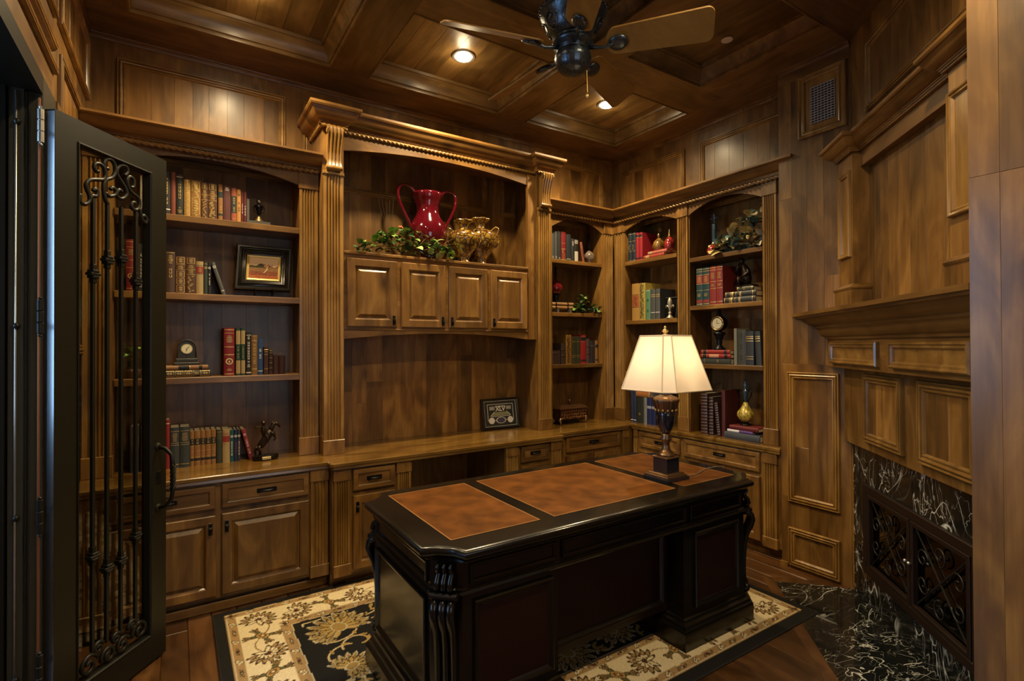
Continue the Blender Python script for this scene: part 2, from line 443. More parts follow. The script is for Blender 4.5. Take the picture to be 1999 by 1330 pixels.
# ceiling: coffers between moulded beams
ceiling = structure(B('ceiling', WCY, None, box, WORLD, -2.7, 4.1, TOPZ + .004, TOPZ + .10, -1.3, 4.1))
COLS = [(-.24, .877), (1.131, 2.216), (2.48, 3.53)]
ROWS = [(2.767, 3.62), (1.56, 2.445), (.36, 1.24)]
def beam(x0, x1, y0, y1, mat):
    m = MB(); box(m, WORLD, x0, x1, SOF, TOPZ + .002, y0, y1); build(m, 'beam', mat, ceiling)
beam(-.62, 4.05, 3.62, 4.05, WCX); beam(-.62, -.24, -1.25, 3.62, WCY); beam(3.53, 4.05, 1.4, 3.62, WCY)
beam(.877, 1.131, .36, 3.62, WCY); beam(2.216, 2.48, .36, 3.62, WCY)
for (a, b_) in ((2.445, 2.767), (1.24, 1.56)):
    for (p, q) in COLS: beam(p, q, a, b_, WCX)
beam(-.24, 4.05, -1.25, .36, WCX); beam(3.25, 3.53, 1.56, 2.445, WCY); beam(2.48, 4.05, .36, 1.24, WCX); beam(3.53, 4.05, .36, 1.4, WCY)
CROWN = [(0, 0), (0, -.004), (.010, -.004), (.014, .012), (.012, .018), (.022, .020), (.028, .045), (.048, .078), (.066, .090), (.066, .098), (.080, .098), (.084, .119)]
def coffer(x0, x1, y0, y1):
    m = MB()
    path = [(x0, y0), (x1, y0), (x1, y1), (x0, y1)]
    sweep(m, WORLD, path, [(a, SOF + h) for a, h in CROWN], closed=True)
    build(m, 'coffer_crown', WCX, ceiling, 40)
    n = max(3, round((x1 - x0) / .16)); wdt = (x1 - x0) / n
    for i in range(n):
        m = MB(); box(m, WORLD, x0 + i * wdt + .001, x0 + (i + 1) * wdt - .001, TOPZ - .003, TOPZ + .005, y0, y1); build(m, 'ceiling_board', WCY, ceiling)
for i, (p, q) in enumerate(COLS):
    for j, (a, b_) in enumerate(ROWS):
        if i == 2 and j == 2: continue
        coffer(p, 3.25 if (i == 2 and j == 1) else q, a, b_)

# recessed downlights
LENS = emit('lamp_lens', (1.0, .80, .52), 28)
names = ['leftmost lit recessed downlight in the coffer by the iron door', 'lit recessed downlight left of the ceiling fan', 'lit recessed downlight below right of the ceiling fan',
         'recessed downlight in the coffer above the iron door', 'recessed downlight in the front left coffer', 'recessed downlight in the front middle coffer']
def downlight(lx, ly, label, lit=True):
    t = empty('recessed_light', (lx, ly, TOPZ - .006), label, 'ceiling light', 'recessed ceiling lights')
    m = MB(); lathe(m, (lx, ly, TOPZ - .014), [(.062, .008), (.078, .008), (.082, .004), (.078, 0), (.064, 0), (.056, .008)], 28); build(m, 'trim_ring', SILVER if lit else WHITEINK, t, 40)
    m = MB(); lathe(m, (lx, ly, TOPZ - .012), [(.002, 0), (.056, .001), (.056, .007), (.002, .007)], 24); build(m, 'lens', LENS if lit else WHITEINK, t)
for (lx, ly, _), nm in zip(ceiling_lights, names): downlight(lx, ly, nm)
uo = empty('recessed_light', (3.05, 2.08, TOPZ - .006), 'small unlit white recessed light right of the ceiling fan', 'ceiling light', 'recessed ceiling lights')
m = MB(); lathe(m, (3.05, 2.08, TOPZ - .012), [(.030, .008), (.036, .006), (.037, .002), (.032, 0), (.026, .004)], 24); build(m, 'trim_ring', WHITEINK, uo, 40)
m = MB(); lathe(m, (3.05, 2.08, TOPZ - .010), [(.002, 0), (.026, .001), (.026, .006), (.002, .006)], 20); build(m, 'lens', WHITEINK, uo)

# walls
MOULD = [(0, 0), (0, .013), (.003, .018), (.008, .018), (.011, .009), (.014, .009), (.017, .018), (.021, .020), (.026, .018), (.029, .009), (.032, .009), (.035, .014), (.040, .015), (.044, .009), (.048, 0)]
def moulding(fr, u0, u1, v0, v1, mat, parent, k=1.0, name='panel_moulding', lift=1.0):
    m = MB(); rings(m, fr, u0, u1, v0, v1, [(a * k, b * k * lift) for a, b in MOULD], fill=False); return build(m, name, {'alder_upright': WMV, 'alder_lengthwise': WM, 'alder_crosswise': WMV, 'alder_diagonal': WM}[mat.name], parent, 35)
def boards(fr, u0, u1, v0, v1, n, parent, w0=0, w1=.005, mat=None, seed=0, split=.45, name='board', gap=.0005):
    """Upright veneer boards side by side, some of them in two lengths."""
    r = random.Random(seed); cuts = [u0]
    raw = [.7 + r.random() * .6 for _ in range(n)]; tot = sum(raw)
    for a in raw: cuts.append(cuts[-1] + a / tot * (u1 - u0))
    for i in range(n):
        vv = [v0, v1] if r.random() > split or v1 - v0 < .5 else [v0, v0 + (.3 + .4 * r.random()) * (v1 - v0), v1]
        for j in range(len(vv) - 1):
            m = MB(); slab(m, fr, cuts[i] + gap * .5, cuts[i + 1] - gap * .5, vv[j] + gap * .5, vv[j + 1] - gap * .5, w0, w1 + r.random() * .0008, .0006); build(m, name, mat or WPL, parent)

wall_back = structure(B('wall_back', WV, None, box, WORLD, -.62, 4.05, 0, SOF, YB, YB + .1))
fb = BK(YB)
for k, (a, b_, n) in enumerate(((-.318, .643, 8), (.765, 2.30, 10), (2.44, 3.684, 9))):
    moulding(fb, a, b_, 2.70, 3.316, WX, wall_back)
    boards(fb, a + .045, b_ - .045, 2.74, 3.272, n, wall_back, seed=k, split=0)
wall_right = structure(B('wall_right', WV, None, box, WORLD, 3.93, 4.05, 0, SOF, 1.9, YB))
m = MB(); box(m, WORLD, XR, 3.932, 2.74, SOF, 1.95, YB - .001); build(m, 'upper_wall', WV, wall_right)
fr_ = RT(XR)
for k, (a, b_, n) in enumerate(((-3.825, -3.04, 6), (-2.875, -2.06, 6))):
    moulding(fr_, a, b_, 2.70, 3.295, WV, wall_right)
    boards(fr_, a + .045, b_ - .045, 2.74, 3.250, n, wall_right, seed=20 + k, split=0)
BEAD = [(0, -.030), (.006, -.030), (.010, -.022), (.012, -.010), (.020, -.006), (.022, 0), (0, 0)]
tr = structure(empty('trim_1', (1.7, 3.9, SOF - .03)))
m = MB(); sweep(m, WORLD, [(3.55, 2.02), (XR, 2.02), (XR, YB), (XL, YB)], [(o, SOF + z) for o, z in BEAD]); build(m, 'ceiling_bead', WX, tr)

# panelled return wall with the air vent
VX = 3.55
wall_vent = structure(B('wall_vent', WV, None, box, WORLD, VX, 3.93, 0, SOF, 1.545, 2.02))
fv = RT(VX)
boards(fv, -2.02, -1.57, 0, 1.40, 4, wall_vent, seed=31, split=.2, mat=WV)
boards(fv, -2.02, -1.57, 1.40, SOF - .10, 4, wall_vent, seed=32, split=.6, mat=WV)
m = MB(); box(m, fv, -2.02, -1.56, SOF - .10, SOF, 0, .004); build(m, 'top_rail', WY, wall_vent)
m = MB(); sweep(m, WORLD, [(VX, 1.56), (VX, 2.02)], [(o, SOF + z) for o, z in BEAD]); build(m, 'ceiling_bead', WY, wall_vent)
moulding(Fr((VX - .005, 0, 0), (0, -1, 0), (-1, 0, 0)), -1.968, -1.634, .455, 1.345, WV, wall_vent)
moulding(Fr((VX - .005, 0, 0), (0, -1, 0), (-1, 0, 0)), -1.968, -1.638, .020, .278, WV, wall_vent)
m = MB(); box(m, fv, -2.025, -1.975, 0, .028, 0, .018); build(m, 'plinth_block', WV, wall_vent)
GRILLE = plain('grille_metal', (.42, .42, .43), .40, metal=.4)
vent = empty('air_vent', (VX, 1.72, 2.92), 'square black grille air vent in a moulded wood frame near the ceiling', 'air vent')
fvv = Fr((VX - .006, 0, 0), (0, -1, 0), (-1, 0, 0))
m = MB(); rings(m, fvv, -1.875, -1.575, 2.918, 3.336, [(0, 0), (0, .016), (.006, .022), (.014, .020), (.020, .012), (.030, .014), (.036, .024), (.044, .020), (.048, .006)], fill=True); build(m, 'frame', WMV, vent, 35)
m = MB(); box(m, fvv, -1.796, -1.640, 2.995, 3.242, .006, .008); build(m, 'backing', SOOT, vent)
for i in range(15):
    z = 2.998 + i * .0168
    m = MB(); slab(m, fvv, -1.796, -1.640, z, z + .0055, .006, .015, .001); build(m, 'slat', GRILLE, vent)
for i in range(8):
    u = -1.792 + i * .0207
    m = MB(); slab(m, fvv, u, u + .005, 2.995, 3.242, .006, .012, .001); build(m, 'bar', GRILLE, vent)

# angled wall above and behind the fireplace
wall_fire = structure(empty('wall_fireplace', FP(1.45).p(-2.93, 0, 0)))
m = MB(); box(m, FP(1.45), -3.80, -2.0, 0, SOF, -.12, 0); build(m, 'chimney_breast', WV, wall_fire)
m = MB(); box(m, FP(1.41), -3.70, -2.05, 2.74, SOF, -.06, 0); build(m, 'upper_wall', WV, wall_fire)
f41 = FP(1.41)
moulding(f41, -3.385, -2.30, 2.892, 3.298, WD, wall_fire)
boards(f41, -3.34, -2.345, 2.936, 3.254, 9, wall_fire, seed=40, split=0)
boards(FP(1.45), -3.47, -2.35, 1.70, 2.66, 9, wall_fire, seed=42, split=0, w1=.004)

# front wall beside the camera
wall_front = structure(B('wall_front', WV, None, box, WORLD, 2.09, 2.75, 0, SOF, -1.25, .58))
fp_ = RT(2.09)
r = random.Random(9); cuts = [-.58, -.506, -.40, -.30, -.20, -.10]
for i in range(5):
    for (a, b_) in ((0, 2.056), (2.056, SOF)):
        m = MB(); slab(m, fp_, cuts[i] + .0002, cuts[i + 1] - .0002, a + .0006, b_ - .0006, 0, .005 + r.random() * .0003, .0005); build(m, 'board', WV, wall_front)
wall_rear = structure(B('wall_rear', WV, None, box, WORLD, -2.7, 2.75, 0, SOF, -1.35, -1.25))

# left wall with the doorway to the hall
wall_left = structure(empty('wall_left', (XL, 3.3, 0)))
m = MB(); box(m, WORLD, -.62, XL, 0, SOF, 2.945, YB); build(m, 'wall_section', WV, wall_left)
m = MB(); box(m, WORLD, -.62, XL, 2.605, SOF, 1.15, 2.944); build(m, 'lintel', WY, wall_left)
m = MB(); box(m, WORLD, -.62, XL, 0, SOF, -1.25, 1.149); build(m, 'wall_section', WV, wall_left)
fl = LW(XL)
moulding(fl, 1.25, 2.985, 2.735, 2.865, WY, wall_left, 1.0)
moulding(fl, 1.25, 2.985, 2.985, 3.33, WY, wall_left, 1.0)
moulding(fl, 3.06, 3.90, 1.5, 2.865, WV, wall_left, 1.1)
moulding(fl, 3.06, 3.94, 3.005, 3.37, WV, wall_left, 1.1)
boards(fl, 3.11, 3.89, 3.05, 3.32, 6, wall_left, seed=50, split=0)
boards(fl, 3.11, 3.85, 1.55, 2.81, 6, wall_left, seed=51, split=0)
m = MB(); box(m, fl, 2.945, 3.02, 0, 2.605, 0, .02); build(m, 'casing', WV, wall_left)
m = MB(); sweep(m, WORLD, [(XL, YB), (XL, 1.0)], [(o, SOF + z) for o, z in BEAD]); build(m, 'ceiling_bead', WY, wall_left)

# hall beyond the doorway, lit by its own window
hall = structure(empty('wall_hall', (-2.65, 1.6, 0)))
PLASTER = plain('hall_plaster', (.40, .38, .34), .8)
m = MB(); box(m, WORLD, -2.75, -2.65, 0, SOF, -1.25, 4.0); build(m, 'wall_section', PLASTER, hall)
m = MB(); box(m, WORLD, -2.65, -.62, 0, SOF, 3.9, 4.0); build(m, 'wall_section', PLASTER, hall)
DAY = emit('daylight_pane', COOL, HALL_WIN)
win = structure(empty('window_1', (-2.64, 2.05, 1.7)))
m = MB(); box(m, LW(-2.65), 1.50, 2.70, 1.05, 3.00, .004, .010); build(m, 'pane', DAY, win)
m = MB(); rings(m, LW(-2.65), 1.40, 2.80, .95, 3.10, [(0, 0), (0, .05), (.10, .05), (.10, .012)], fill=False); build(m, 'window_frame', WHITEINK, win)
for z in (1.70, 2.35):
    m = MB(); box(m, LW(-2.65), 1.50, 2.70, z - .010, z + .010, .010, .03); build(m, 'glazing_bar', WHITEINK, win)
fill_win = structure(empty('fill_window', (.9, -1.24, .7)))  # unseen window added behind the camera for fill light
FILL_PANE = emit('fill_pane_rear', (.72, .84, 1.0), REAR_FILL)
fw = Fr((0, -1.25, 0), (-1, 0, 0), (0, 1, 0))
m = MB(); box(m, fw, -1.5, -.2, .8, 2.4, .004, .010); build(m, 'pane', FILL_PANE, fill_win)
m = MB(); rings(m, fw, -1.6, -.1, .7, 2.5, [(0, 0), (0, .05), (.10, .05), (.10, .012)], fill=False); build(m, 'window_frame', WV, fill_win)
m = MB(); box(m, fw, -.862, -.838, .8, 2.4, .010, .03); build(m, 'glazing_bar', WV, fill_win)

# steel door frame in the opening
JAMB = plain('jamb_grey_paint', (.040, .038, .028), .42, spec=.35, bump=.05, bscale=60)
dframe = structure(empty('door_1', (-.52, 2.72, 0)))
m = MB(); box(m, WORLD, -.615, -.446, 0, 2.604, 2.70, 2.944); build(m, 'jamb', JAMB, dframe)
m = MB(); box(m, WORLD, -.487, -.447, 0, 2.53, 2.688, 2.70); build(m, 'door_stop', JAMB, dframe)
m = MB(); box(m, WORLD, -.540, -.498, 0, 2.53, 2.672, 2.70); build(m, 'door_stop', JAMB, dframe)
m = MB(); box(m, WORLD, -.615, -.548, 0, 2.53, 2.664, 2.70); build(m, 'door_stop', IRON, dframe)
m = MB(); box(m, WORLD, -.615, -.446, 2.53, 2.604, 1.16, 2.70); build(m, 'header', IRON, dframe)
for z in (.28, .89, 1.62, 2.40):
    m = MB(); lathe(m, (-.515, 2.668, z), [(.002, -.012), (.008, -.01), (.012, 0), (.008, .01), (.002, .012)], 10); build(m, 'bolt', IRON, dframe, True)
m = MB(); tube(m, [(-.519, 2.669, .01), (-.519, 2.669, 2.52)], .0035, 8); build(m, 'glint_bead', SILVER, dframe, True)  # added silver bead that catches hall daylight as a bright line
# ================================================================== built-in joinery
def fluted(m, fr, u0, u1, w0, w1, v0, v1, n=5, d=.011):
    """A shaft with rounded flutes cut into its face."""
    mar = (u1 - u0) * .13; pts = [(u0, w0), (u0, w1)]
    pitch = (u1 - u0 - 2 * mar) / n
    for i in range(n):
        a = u0 + mar + i * pitch + pitch * .16; r = pitch * .36; c = a + r
        for k in range(6):
            th = math.pi - math.pi * k / 5
            pts.append((c + r * math.cos(th), w1 - d * math.sin(th)))
    pts += [(u1, w1), (u1, w0)]
    plan(m, fr, pts[::-1], v0, v1)
def pilaster(fr, u0, u1, w0, w1, v0, v1, parent, cap=.12, base=.12, n=5, name='pilaster'):
    m = MB(); fluted(m, fr, u0, u1, w0 - .004, w1, v0 + base, v1 - cap, n); p = build(m, name, WMV, parent)
    e = .006
    m = MB(); slab(m, fr, u0 - e, u1 + e, v0, v0 + base, w0, w1 + e, .003); build(m, 'base_block', WV, p)
    if cap > 0:
        m = MB(); slab(m, fr, u0 - e, u1 + e, v1 - cap, v1, w0, w1 + e, .003); build(m, 'capital_block', WV, p)
    return p
def arch(fr, u0, u1, v_spring, v_apex, v_top, w0, w1, parent, mat=None, flat=.0, name='arched_rail'):
    n = 20; poly = [(u1, v_top), (u0, v_top), (u0, v_spring)]
    for i in range(1, n):
        t = i / n; u = u0 + flat + (u1 - u0 - 2 * flat) * t
        poly.append((u, v_spring + (v_apex - v_spring) * (1 - (2 * t - 1) ** 2)))
    poly += [(u1, v_spring)]
    m = MB(); prism(m, fr, poly, w0, w1); return build(m, name, mat or WX, parent)
def rope(m, fr, path, r=.0125, pitch=.034, lobes=2):
    """Twisted rope moulding along (u, v, w) points."""
    pts = []
    for a, b_ in zip(path[:-1], path[1:]):
        A = fr.p(*a); B_ = fr.p(*b_); L_ = (B_ - A).length; n = max(2, int(L_ / (pitch / 6)))
        pts.append((A, B_, n, L_))
    for A, B_, n, L_ in pts:
        d = (B_ - A).normalized(); a = d.cross(Vector((0, 0, 1))).normalized(); b2 = d.cross(a); k = 8; vs = []; fs = []
        for i in range(n + 1):
            t = i / n; ph = 2 * math.pi * L_ * t / pitch / lobes * 1.0
            for j in range(k):
                th = 2 * math.pi * j / k
                rr = r * (1 + .36 * math.cos(lobes * (th - ph)))
                vs.append(A + d * (L_ * t) + (a * math.cos(th) + b2 * math.sin(th)) * rr)
        for i in range(n):
            for j in range(k): fs.append((i * k + j, i * k + (j + 1) % k, (i + 1) * k + (j + 1) % k, (i + 1) * k + j))
        m.add(vs, fs)
CORN = [(0, 0), (.016, 0), (.016, .008), (.022, .010), (.022, .018), (.028, .020), (.028, .026), (.038, .029), (.052, .038), (.066, .052), (.076, .068), (.081, .079), (.092, .081), (.098, .090), (.098, .104), (0, .104)]
def crown(fr, path, z0, parent, out=1.0, up=1.0, mat=None, name='cornice', prof=None):
    m = MB(); sweep(m, fr, path[::-1], [(a * out, z0 + b_ * up) for a, b_ in (prof or CORN)]); return build(m, name, mat or WX, parent, 30)

def bail_pull(fr, u, v, w_, ln, parent, name='pull'):
    """Drawer pull: backplate with a bowed grip."""
    m = MB(); slab(m, fr, u - ln / 2, u + ln / 2, v - .013, v + .013, w_, w_ + .003, .002)
    pts = [fr.p(u + ln * .42 * t, v + .002, w_ + .004 + .020 * (1 - t ** 4)) for t in [i / 6 - 1 for i in range(13)]]
    tube(m, pts, [.0035 + .0025 * (1 - abs(i - 6) / 6) for i in range(13)], 6)
    return build(m, name, BLACK, parent)
def drop_pull(fr, u, v, w_, parent, name='handle'):
    m = MB(); slab(m, fr, u - .010, u + .010, v - .035, v + .035, w_, w_ + .003, .002)
    rings(m, fr, u - .011, u + .011, v - .012, v + .012, [(0, w_ + .003), (.0, .010 + w_), (.006, w_ + .022), (.009, w_ + .024)])
    tube(m, [fr.p(u, v + .006, w_ + .02), fr.p(u, v - .012, w_ + .024), fr.p(u, v - .026, w_ + .018)], [.004, .005, .006], 6)
    return build(m, name, BLACK, parent)
def door_panel(fr, u0, u1, v0, v1, w0, parent, t=.020, st=.058, pull=None, name='door', mat=None):
    """Raised-panel door: frame of stiles and rails, fielded panel, pull."""
    m = MB(); rings(m, fr, u0, u1, v0, v1, [(0, w0), (0, w0 + t - .005), (.005, w0 + t), (st - .012, w0 + t), (st - .006, w0 + t - .003), (st, w0 + t - .011)], fill=False)
    d = build(m, name, mat or WV, parent)
    m = MB(); rings(m, fr, u0 + st, u1 - st, v0 + st, v1 - st, [(0, w0 + t - .012), (.006, w0 + t - .013), (.024, w0 + t - .002), (.027, w0 + t - .0005)]); build(m, 'panel', mat or WV, d)
    if pull == 'l': drop_pull(fr, u0 + .026, v1 - .075, w0 + t, d)
    if pull == 'r': drop_pull(fr, u1 - .026, v1 - .075, w0 + t, d)
    if pull == 'lb': drop_pull(fr, u0 + .024, v0 + .05, w0 + t, d)
    if pull == 'rb': drop_pull(fr, u1 - .024, v0 + .05, w0 + t, d)
    return d
def drawer(fr, u0, u1, v0, v1, w0, parent, t=.020, st=.036, ln=.11):
    m = MB(); rings(m, fr, u0, u1, v0, v1, [(0, w0), (0, w0 + t - .005), (.005, w0 + t), (st - .008, w0 + t), (st - .004, w0 + t - .003), (st, w0 + t - .009)], fill=False)
    d = build(m, 'drawer', WX, parent)
    m = MB(); rings(m, fr, u0 + st, u1 - st, v0 + st, v1 - st, [(0, w0 + t - .010), (.002, w0 + t - .010)]); build(m, 'panel', WX, d)
    bail_pull(fr, (u0 + u1) / 2, (v0 + v1) / 2, w0 + t - .009, ln, d)
    return d

CT = .80        # worktop height
# ---------------------------------------------------------------- left bookcase
YF = 3.70
bl = empty('bookcase', (.19, 3.84, CT), 'tall arched bookcase with fluted pilasters beside the open iron door', 'bookcase')
f = BK(YF)
boards(BK(YB), -.44, .80, CT, 2.80, 10, bl, w0=.001, w1=.008, seed=60, split=.8, name='back_board')
for (a, b_) in ((-.455, -.31), (.690, .812)):
    m = MB(); box(m, f, a, b_, CT, 2.74, -.262, -.012); build(m, 'side_panel', WV, bl)
pilaster(f, -.448, -.316, -.012, 0, CT, 2.725, bl); pilaster(f, .688, .806, -.012, 0, CT, 2.725, bl)
for z in (2.335, 1.862, 1.350):
    m = MB(); box(m, f, -.31, .690, z - .040, z, -.262, -.016); slab(m, f, -.309, .689, z - .040, z, -.016, -.004, .003); build(m, 'shelf', WX, bl)
arch(f, -.318, .690, 2.625, 2.700, 2.745, -.020, -.003, bl)
m = MB(); box(m, f, -.45, .81, 2.745, 2.765, -.262, 0); build(m, 'top_board', WX, bl)
crown(f, [(.818, .0), (-.456, .0)], 2.735, bl, out=1.22, up=.92)
m = MB(); rope(m, f, [(-.45, 2.728, .019), (.81, 2.728, .019)]); build(m, 'rope_moulding', WM, bl, True)

# ---------------------------------------------------------------- centre hutch
hu = empty('hutch', (1.75, 3.80, CT), 'tall centre hutch with arched niche, carved corbels and four cabinet doors', 'hutch')
YC = 3.60; f = BK(YC)
boards(BK(YB), .95, 2.60, CT, 1.75, 13, hu, w0=.001, w1=.008, seed=70, split=.75, name='back_board')
boards(BK(YB), .95, 2.60, 1.75, 3.05, 11, hu, w0=.001, w1=.008, seed=71, split=.4, name='back_board')
for (a, b_, s) in ((.822, .952, 1), (2.603, 2.735, -1)):
    m = MB(); box(m, f, a - .006, b_ + .006, CT, 3.06, -.362, -.012); build(m, 'side_panel', WV, hu)
    pilaster(f, a, b_, -.012, 0, CT, 2.700, hu, cap=0, base=.10)
    # carved corbel with a scroll at head and foot
    m = MB(); c = (a + b_) / 2; hw = .047
    slab(m, f, a - .006, b_ + .006, 2.700, 2.722, -.012, .010, .004)
    prof = [(.006, 2.725), (.026, 2.730), (.034, 2.745), (.026, 2.762), (.020, 2.80), (.024, 2.85), (.036, 2.90), (.050, 2.945), (.062, 2.975), (.062, 3.005), (.045, 3.018)]
    n = 25; vs = []; fs = []
    for i, (o, z) in enumerate(prof):
        for k in range(n):
            t = k / (n - 1) * 2 - 1; rib = .004 * math.cos(t * math.pi * 4)
            vs.append(f.p(c + hw * t * (1 + .04 * math.sin(i)), z, o + rib))
    q = len(prof)
    for i in range(q - 1):
        for k in range(n - 1): fs.append((i * n + k, i * n + k + 1, (i + 1) * n + k + 1, (i + 1) * n + k))
    m.add(vs, fs)
    for sd in (-1, 1):
        poly = [(-.012, 2.725)] + [(o - .003, z) for o, z in prof] + [(-.012, 3.018)]
        g = Fr(f.p(c + sd * (hw - .0015), 0, 0), f.w, f.u * sd); prism(m, g, poly, -.003, 0.0)
        for (zz, oo, rr) in ((2.744, .020, .017), (2.985, .044, .024)):
            pts = [f.p(c + sd * (hw + .004), zz + rr * (1 - i / 16) * math.sin(i * .75), oo + rr * (1 - i / 16) * math.cos(i * .75)) for i in range(15)]
            tube(m, pts, .004, 6)
    tube(m, [f.p(c - hw * 1.12, 2.742, .026), f.p(c, 2.740, .031), f.p(c + hw * 1.12, 2.742, .026)], [.014, .016, .014], 10)
    build(m, 'corbel', WMV, hu, 40)
m = MB(); box(m, f, 2.512, 2.597, 1.585, 3.0, -.058, -.028); build(m, 'stile', WV, hu)
arch(f, .952, 2.603, 2.895, 2.962, 3.03, -.055, -.035, hu)
m = MB(); box(m, f, .822, 2.735, 3.02, 3.05, -.362, -.03); build(m, 'top_board', WX, hu)
path = [(2.741, -.36), (2.741, .004), (2.597, .004), (2.597, -.045), (.958, -.045), (.958, .004), (.816, .004), (.816, -.36)]
crown(f, path, 3.030, hu, out=1.0, up=1.15)
m = MB()
for a, b_ in (((.80, 3.020, .022), (.975, 3.020, .022)), ((.965, 3.020, -.028), (2.59, 3.020, -.028)), ((2.58, 3.020, .022), (2.755, 3.020, .022)), ((.804, 3.022, .014), (.804, 3.022, -.30))): rope(m, f, [a, b_], r=.0115, pitch=.032)
build(m, 'rope_moulding', WM, hu, True)
uc = empty('wall_cabinet', (1.73, 3.8, 1.58), 'row of four raised-panel cabinet doors above an arched valance', 'cabinet')
YU = 3.63; f = BK(YU)
m = MB(); box(m, f, .960, 2.508, 1.645, 2.180, -.325, 0); build(m, 'cabinet_body', WX, uc)
m = MB(); slab(m, f, .958, 2.510, 2.178, 2.200, -.325, .010, .004); build(m, 'top_ledge', WX, uc)
arch(f, .960, 2.508, 1.585, 1.628, 1.650, -.020, 0, uc, name='arched_valance')
m = MB(); slab(m, f, .958, 2.510, 1.646, 1.658, -.02, .006, .003); build(m, 'bead', WX, uc)
for (a, b_, p) in ((.982, 1.340, 'rb'), (1.378, 1.728, 'rb'), (1.760, 2.104, 'lb'), (2.138, 2.492, 'lb')):
    door_panel(f, a, b_, 1.672, 2.150, 0, uc, pull=p, st=.062)

# ---------------------------------------------------------------- narrow bookcase by the corner
YN = 3.74
nb = empty('bookcase', (3.17, 3.86, CT), 'narrow arched bookcase in the corner beside the centre hutch', 'bookcase')
f = BK(YN)
boards(BK(YB), 2.745, 3.62, CT, 2.80, 6, nb, w0=.001, w1=.008, seed=80, split=.8, name='back_board')
m = MB(); box(m, f, 2.743, 2.855, CT, 2.76, -.222, 0); build(m, 'side_panel', WV, nb)
m = MB(); box(m, f, 3.470, 3.62, CT, 2.76, -.222, -.012); build(m, 'side_panel', WV, nb)
pilaster(f, 3.497, 3.612, -.012, 0, CT, 2.74, nb, n=3)
for z in (2.325, 1.836, 1.356):
    m = MB(); box(m, f, 2.855, 3.470, z - .036, z, -.222, -.016); slab(m, f, 2.856, 3.469, z - .036, z, -.016, -.004, .003); build(m, 'shelf', WX, nb)
arch(f, 2.850, 3.475, 2.615, 2.715, 2.765, -.020, -.003, nb)
m = MB(); box(m, f, 2.745, 3.62, 2.76, 2.78, -.222, 0); build(m, 'top_board', WX, nb)
crown(f, [(3.62, 0), (2.742, 0)], 2.742, nb, up=.98)
m = MB(); rope(m, f, [(2.745, 2.734, .018), (3.61, 2.734, .018)]); build(m, 'rope_moulding', WM, nb, True)

# ---------------------------------------------------------------- right bookcase of two bays
XF = 3.62
rb = empty('bookcase', (3.77, 2.85, CT), 'two-bay arched bookcase with fluted pilasters behind the table lamp', 'bookcase')
f = RT(XF)
fbk = RT(3.93)
boards(fbk, -3.74, -2.05, CT, 2.80, 14, rb, w0=.001, w1=.008, seed=90, split=.8, name='back_board')
for (a, b_) in ((-3.738, -3.595), (-2.975, -2.845), (-2.196, -2.025)):
    m = MB(); box(m, f, a, b_, CT, 2.76, -.302, -.012); build(m, 'side_panel', WV, rb)
pilaster(f, -3.730, -3.602, -.012, 0, CT, 2.745, rb, n=3); pilaster(f, -2.962, -2.858, -.012, 0, CT, 2.745, rb, n=4); pilaster(f, -2.190, -2.085, -.012, 0, CT, 2.745, rb, n=5)
for (a, b_, zs) in ((-3.595, -2.975, (2.330, 1.765)), (-2.845, -2.196, (2.262, 1.858, 1.375))):
    for z in zs:
        m = MB(); box(m, f, a, b_, z - .036, z, -.302, -.016); slab(m, f, a + .001, b_ - .001, z - .036, z, -.016, -.004, .003); build(m, 'shelf', WY, rb)
arch(f, -3.600, -2.972, 2.625, 2.700, 2.765, -.020, -.003, rb, WY); arch(f, -2.848, -2.193, 2.625, 2.712, 2.765, -.020, -.003, rb, WY)
m = MB(); box(m, f, -3.74, -2.03, 2.76, 2.78, -.302, 0); build(m, 'top_board', WY, rb)
crown(f, [(-2.022, -.3), (-2.022, 0), (-3.74, 0)], 2.742, rb, up=.98, mat=WY)
m = MB(); rope(m, f, [(-3.725, 2.734, .018), (-2.03, 2.734, .018)]); build(m, 'rope_moulding', WM, rb, True)

# ---------------------------------------------------------------- worktop
ct = empty('countertop', (1.7, 3.6, CT - .045), 'long glossy wooden worktop running under all the bookcases', 'countertop')
m = MB()
poly = [(-.455, 3.965), (-.455, 3.405), (.800, 3.405), (.800, 3.335), (.815, 3.320), (2.640, 3.320), (2.655, 3.335), (2.655, 3.420), (3.500, 3.420), (3.545, 3.465), (3.545, 2.030), (3.925, 2.030), (3.925, 3.965)]
def topring(poly, z0, z1, inset):
    n = len(poly); out = []
    for i in range(n):
        p = Vector(poly[i]); a = Vector(poly[i - 1]); b2 = Vector(poly[(i + 1) % n]); d1 = (p - a).normalized(); d2 = (b2 - p).normalized()
        n1 = Vector((-d1.y, d1.x)); n2 = Vector((-d2.y, d2.x)); mt = (n1 + n2).normalized(); out.append(p + mt * (inset / max(.3, mt.dot(n1))))
    return out
def moulded_top(m, poly, steps):
    """A flat top whose edge follows (inset, height) steps from the underside up."""
    n = len(poly); vs = []; fs = []
    for (ins, z) in steps: vs += [(p.x, p.y, z) for p in topring(poly, 0, 0, ins)]
    for i in range(len(steps) - 1):
        for k in range(n): fs.append((i * n + k, i * n + (k + 1) % n, (i + 1) * n + (k + 1) % n, (i + 1) * n + k))
    fs.append(tuple(range(n - 1, -1, -1))); fs.append(tuple((len(steps) - 1) * n + k for k in range(n)))
    m.add(vs, fs)
moulded_top(m, poly, [(.010, CT - .045), (.004, CT - .042), (.006, CT - .026), (0, CT - .022), (0, CT - .005), (.004, CT)])
build(m, 'worktop_board', WTOP, ct)

